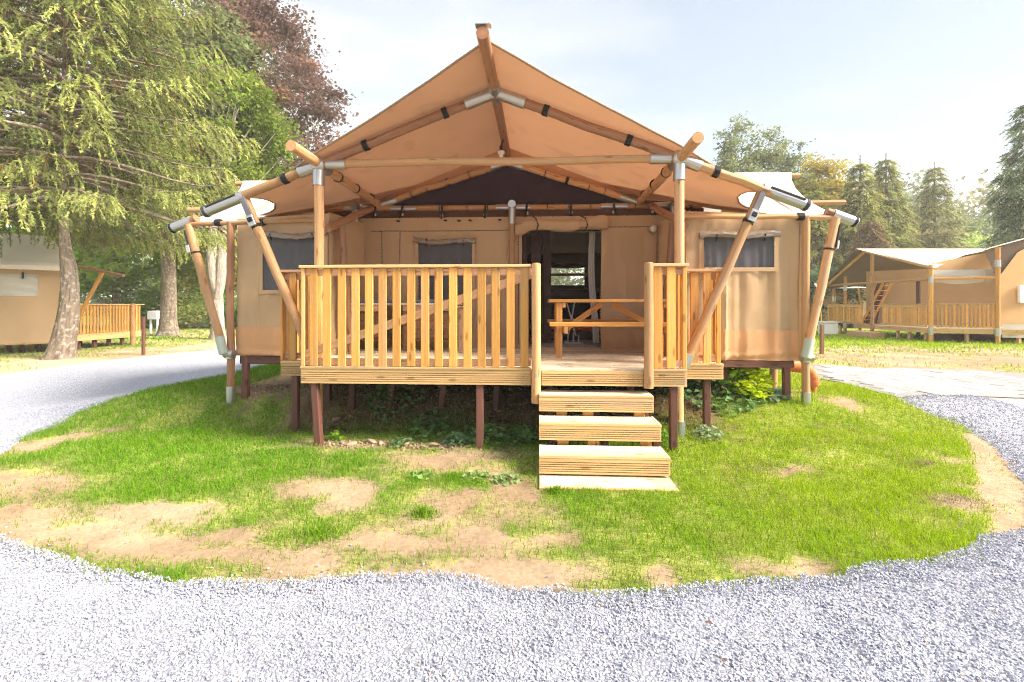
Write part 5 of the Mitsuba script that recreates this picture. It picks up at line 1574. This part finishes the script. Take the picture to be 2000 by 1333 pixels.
m.add(v + [gx_, gy_, float(ground_z(gx_, gy_)) + .39], f_, wood_uv(v[:, 2] + .6, v[:, 0] + v[:, 1], BROWN))
m.put(k, 'wood')

# ---------------------------------------------------------------- the tent on the right: gable to the left, near slope towards us
RT = thing('loft_tent', 'large tan lodge tent with a ladder and railed porch at the right', 'tent')


def q_(name, fn, bsdf='wood', smooth=False, parent=None, label=None):
    return part(name, bsdf, fn, smooth, parent or RT, WORLD, label)


def rpole(a, b, r=.07, pal=PINE, name='pole', parent=None):
    return pole(a, b, r, pal, parent or RT, WORLD, name, .004, 10)


PX = 16.9                                              # plane of the porch front (its left side, facing -x)
Y0, Y1, YM = 18.7, 25.3, 22.0
APZ, EZ = 4.15, 3.0
def f(m, off=0):
    # near slope: ridge at YM down to the near eave with a scallop between the corner posts
    poly = PG([(16.2, YM), (16.55, 20.6), (16.8, 18.55), (17.35, 18.95), (18.6, 19.85), (20.2, 20.85), (22.4, 21.85), (24, YM)])
    p, t = sheet2(poly, .25)
    z = APZ - (YM - p[:, 1]) * .345 + off - .03 * np.sin(np.clip((YM - p[:, 1]) / 3.4, 0, 1) * np.pi)
    m.add(np.stack([p[:, 0], p[:, 1], z], 1), t)
q_('porch_roof', f, 'fly_top', True)
def f2(m):
    poly = PG([(16.2, YM), (16.5, 23.6), (16.7, 25.9), (17.5, 25.5), (18.5, 25.3), (24, 25.6), (24, YM)])
    p, t = sheet2(poly, .3)
    m.add(np.stack([p[:, 0], p[:, 1], APZ - (p[:, 1] - YM) * .50], 1), t)
q_('porch_roof', lambda m: (f2(m), m.uv.__setitem__(-1, cv(m.v[-1], 7))), 'canvas', True, label='far slope of the roof seen from its dark underside')
m_ = scene[[k for k in scene if k.startswith(RT + '__porch_roof')][-1]]
# upper loft wall, walls of the porch recess and the body at the right
def sheet_x(poly3, kind, step=.3):
    def f(m):
        a = np.array(poly3, float)
        o, u = a[0], a[1] - a[0]
        u /= np.linalg.norm(u)
        w = a[-1] - a[0]
        w -= u * (w @ u)
        w /= np.linalg.norm(w)
        p2 = np.stack([(a - o) @ u, (a - o) @ w], 1)
        p, t = sheet2(PG(p2), step)
        m.add(o + p[:, :1] * u + p[:, 1:] * w, t, cv(p, kind))
    return f
q_('wall_panel', sheet_x([(17.3, 19.3, 2.72), (20.4, 18.9, 2.72), (20.4, 18.9, 3.85), (17.3, 19.3, 3.22)], 6), 'canvas')
q_('wall_panel', sheet_x([(17.3, 24.6, .5), (17.3, 19.6, .5), (17.3, 19.6, .5 + .01), (17.3, 24.6, .52)], 0), 'canvas')
q_('wall_panel', sheet_x([(17.8, 23.5, .5), (21.6, 20.2, .5), (21.6, 20.2, 3.2), (17.8, 23.5, 3.2)], 0), 'canvas', label='tan inner wall of the porch')
q_('body_wall', sheet_x([(18.72, 17.95, .68), (27, 16.6, .68), (27, 16.6, 5.6), (22, 17.4, 5.2), (20.3, 17.69, 4.15), (19.3, 17.85, 3.50), (18.72, 17.95, 2.6)], 6), 'canvas')
q_('body_skirt', sheet_x([(18.74, 17.87, .25), (27, 16.5, .25), (27, 16.5, .76), (18.74, 17.87, .76)], 4), 'canvas')
q_('gable_flap', sheet_x([(18.70, 18.05, 2.55), (20.6, 17.72, 4.35), (20.3, 17.76, 4.22), (18.3, 18.12, 3.62)], 7), 'canvas')
q_('window', lambda m: slab(m, (19.24, 17.70, 1.58), (19.95, 17.80, 2.25), bevel=.01, c=(.80, .80, .82)), 'matte', label='white covered window of the body wall')
for a, b in (((17.05, 19.0), (18.6, 18.5)), ((18.62, 18.5), (20.3, 18.2))):
    def f(m, a=a, b=b):
        t = np.linspace(0, 1, 14)
        x, y = a[0] + (b[0] - a[0]) * t, a[1] + (b[1] - a[1]) * t
        r = .10 + .05 * np.sin(t * 3.1)
        rows = [np.stack([x, y - .06 - .06 * np.sin(k / 4 * np.pi), 2.92 - .02 * t - .48 * k / 4 - .10 * np.sin(t * np.pi) * k / 4], 1) for k in range(5)]
        P = np.vstack(rows)
        i, j = np.meshgrid(np.arange(4), np.arange(13), indexing='ij')
        k = i * 14 + j
        m.add(P, np.stack([k, k + 1, k + 15, k + 14], -1).reshape(-1, 4), cv(P, 4) + [0, 0])
    q_('rolled_valance', f, 'canvas', True, label='grey rolled valance above the porch')
for (x, y, top, pal) in ((16.85, 18.8, 3.12, PINE), (18.55, 17.85, 3.70, PINE), (16.95, 22.0, 4.02, POLE), (17.25, 24.2, 3.0, PINE), (17.55, 25.5, 2.45, PINE), (17.9, 20.6, 2.6, DARKWOOD)):
    p_ = rpole((x, y, -.03), (x, y, top), .075, pal, 'post')
    if pal == PINE:
        sleeve((x, y, .30), (x, y, .62), .09, p_, WORLD)
        sleeve((x, y, top - .75), (x, y, top - .48), .09, p_, WORLD)
rpole((16.9, 18.85, 2.55), (18.5, 17.9, 2.55), .06, PINE, 'cross_beam')
rpole((16.9, 18.9, 2.55), (16.95, 25.2, 2.55), .06, POLE, 'cross_beam')
rpole((16.6, YM, 4.02), (16.85, 25.7, 2.18), .07, POLE, 'rafter')
rpole((16.5, YM, 4.06), (16.8, 18.7, 2.98), .06, POLE, 'rafter')
rpole((16.2, YM, 4.12), (22, YM, 4.12), .06, BROWN, 'ridge_pole')
q_('body_roof', lambda m: m.add([(18.25, 18.05, 3.63), (20.5, 17.62, 4.30), (24, 21.8, 4.66), (22.2, 21.8, 4.16)], [[0, 1, 2, 3]]), 'fly_top')
LD = key('ladder', RT)
q_('dark_opening', sheet_x([(17.35, 23.1, .6), (17.75, 22.75, .6), (18.0, 22.5, 2.6), (17.75, 22.7, 2.6)], 2), 'canvas')
for dx in (0, .34):
    q_('rail', lambda m: board(m, (17.12 + dx, 22.9 - dx * .3, .60), (17.58 + dx, 22.1 - dx * .3, 2.6), .05, .10, PINE), parent=LD)
for i in range(8):
    t = (i + .7) / 8.4
    q_('rung', lambda m: board(m, (17.13 + .46 * t, 22.9 - .8 * t, .62 + 1.96 * t), (17.45 + .46 * t, 22.8 - .8 * t, .62 + 1.96 * t), .10, .04, PINE), parent=LD)
RDK = thing('wooden_deck', 'low deck of the right lodge tent above the lawn', 'deck')
d_ = lambda name, fn: part(name, 'wood', fn, False, RDK, WORLD)
d_('fascia_board', lambda m: board(m, (16.85, 18.72, .47), (19.4, 17.55, .47), .03, .20, FASCIA))
d_('fascia_board', lambda m: board(m, (16.8, 18.75, .47), (17.1, 23.4, .47), .03, .20, PINK))
d_('floor', lambda m: m.add([(16.85, 18.75, .56), (19.4, 17.6, .56), (22, 20, .56), (20, 25.5, .56), (17.2, 25.5, .56)], [[0, 1, 2], [0, 2, 3], [0, 3, 4]], wood_uv(np.zeros(5), np.zeros(5), TREAD)))
d_('step_box', lambda m: slab(m, (16.1, 21.0, .02), (16.75, 22.5, .27), PINK))
for x, y in ((17.0, 19.2), (17.0, 20.0), (17.0, 20.6), (17.9, 18.4), (19.3, 17.8), (17.1, 23), (17.2, 24.5), (18.5, 19.5), (20.2, 17.6), (21.5, 17.4)):
    d_('stilt', lambda m: slab(m, (x, y, -.03), (x + .10, y + .10, .42), PINK))
d_('under_screen', lambda m: board(m, (17.3, 19.6, .2), (23, 17.9, .2), .03, .44, DARKWOOD))
def fence(lab, a, b, n, z0=.60, z1=1.52):
    k = thing('deck_railing', lab, 'railing')
    a, b = np.array(a, float), np.array(b, float)
    u = (b - a) / np.linalg.norm(b - a)
    L = np.linalg.norm(b - a)
    for i in range(n):
        c = a + u * L * (i + .5) / n
        part('slat', 'wood', lambda m: board(m, (*c, z0), (*c, z1), .026, L / n * .60, PINE, .004, up=(*u, 0)), False, k, WORLD)
    for z, w in ((z1 + .018, .09), (z0 + .06, .03), (z1 - .08, .03)):
        e = np.array([-.03, .03]) if w < .05 else np.zeros(2)
        part('top_rail' if w > .05 else 'rail', 'wood', lambda m: board(m, [*(a + e), z], [*(b + e), z], w, .035 if w > .05 else .07, FASCIA), False, k, WORLD)
    return k
fence('front slat railing of the right lodge tent between its two big posts', (16.98, 18.72), (18.50, 17.9), 14)
fence('side slat railing of the right lodge tent right of its entrance gap', (16.78, 21.2), (16.84, 18.95), 20)
fence('side slat railing of the right lodge tent left of its entrance gap', (17.15, 25.4), (16.82, 22.4), 24)
fence('far inner slat railing seen through the entrance gap of the right lodge tent', (19.2, 25.3), (20.4, 23.4), 12)
# a smaller tent behind it
BT = thing('awning_tent', 'small tent with a white awning seen under the far roof of the right lodge tent', 'tent')
BF = frame((21.3, 30.0, 0), -8)
part('awning', 'fly_top', lambda m: m.add([(-2.2, -1.3, 2.55), (2.4, -1.3, 2.55), (1.8, .8, 3.2), (-1.6, .8, 3.2)], [[0, 1, 2, 3]]), False, BT, BF)
part('wall_panel', 'canvas', lambda m: slab(m, (-1.9, .2, .4), (2.2, 2.5, 2.6), bevel=.02), False, BT, BF)
pole((-1.9, -1.2, .2), (-2.1, -1.2, 2.5), .06, PINE, BT, BF, 'prop')
pole((.9, -.2, 1.2), (.2, -1.2, 2.5), .06, PINE, BT, BF, 'prop')

# small things far off
k = thing('meter_box', 'small white box on legs beyond the left deck railing', 'box')
part('box', 'matte', lambda m: slab(m, (-18.9, 24.2, .75), (-18.4, 24.6, 1.2), bevel=.02, c=WHITE), False, k, WORLD)
for x in (-18.85, -18.5):
    part('leg', 'matte', lambda m: slab(m, (x, 24.3, -.05), (x + .07, 24.4, .748), bevel=.004, c=WHITE), False, k, WORLD)
k = thing('utility_box', 'white utility box on the lawn left of the right tent', 'box')
part('body', 'matte', lambda m: slab(m, (15.3, 22.9, .05), (16.0, 23.4, .62), bevel=.03, c=WHITE), False, k, WORLD)
part('lid', 'matte', lambda m: slab(m, (15.25, 22.85, .621), (16.05, 23.45, .68), bevel=.02, c=WHITE), False, k, WORLD)
k = thing('string_lights', 'dark wire with small bulbs stretched behind the left roof edge', 'string lights')
pts = np.stack([np.linspace(-4.9, -3.6, 12), np.full(12, 11.0), 5.62 - .22 * np.linspace(0, 1, 12) - .04 * np.sin(np.linspace(0, np.pi, 12))], 1)
part('wire', 'matte', lambda m: tube(m, pts, .008, 5, c=BLACK), True, k, WORLD)
for i in (2, 5, 8):
    part('bulb', 'matte', lambda m: tube(m, [pts[i], pts[i] - [0, 0, .05], pts[i] - [0, 0, .11]], [.015, .03, .01], 8, c=(.04, .04, .04)), True, k, WORLD)

for k in list(scene):
    if k.rsplit('__', 1)[-1] in ('crown', 'needles', 'branches', 'limbs', 'leaves', 'stems') and '__' in k:
        labels[k] = {'kind': 'stuff'}

for X, Y, sz, lab in ((.90, 2.13, .022, 'orange brown fallen leaf on the gravel before the steps'), (.86, 1.90, .024, 'reddish fallen leaf on the gravel at the bottom edge of the picture')):
    k = thing('fallen_leaf', lab, 'leaf')
    v, f, c = leafcards(rng, np.array([[X, Y, float(ground_z(X, Y)) + .042]]), np.array([sz]), np.array([[.36, .20, .12]]), up=2.0, long=1.3)
    M().add(v, f, None, c).put(k, 'leaf')

# ---------------------------------------------------------------- thin summer haze
scene['haze_air'] = {'type': 'homogeneous', 'albedo': {'type': 'rgb', 'value': [.95, .96, .975]}, 'sigma_t': .0014}
scene['haze'] = {'type': 'cube', 'to_world': T().translate([0, 110, 18]).scale([192, 152, 24]), 'bsdf': {'type': 'null'}, 'interior': {'type': 'ref', 'id': 'haze_air'}}
labels['haze'] = {'label': 'thin bright haze between the camera and the far trees', 'category': 'haze', 'kind': 'stuff'}
scene['camera']['medium'] = {'type': 'ref', 'id': 'haze_air'}
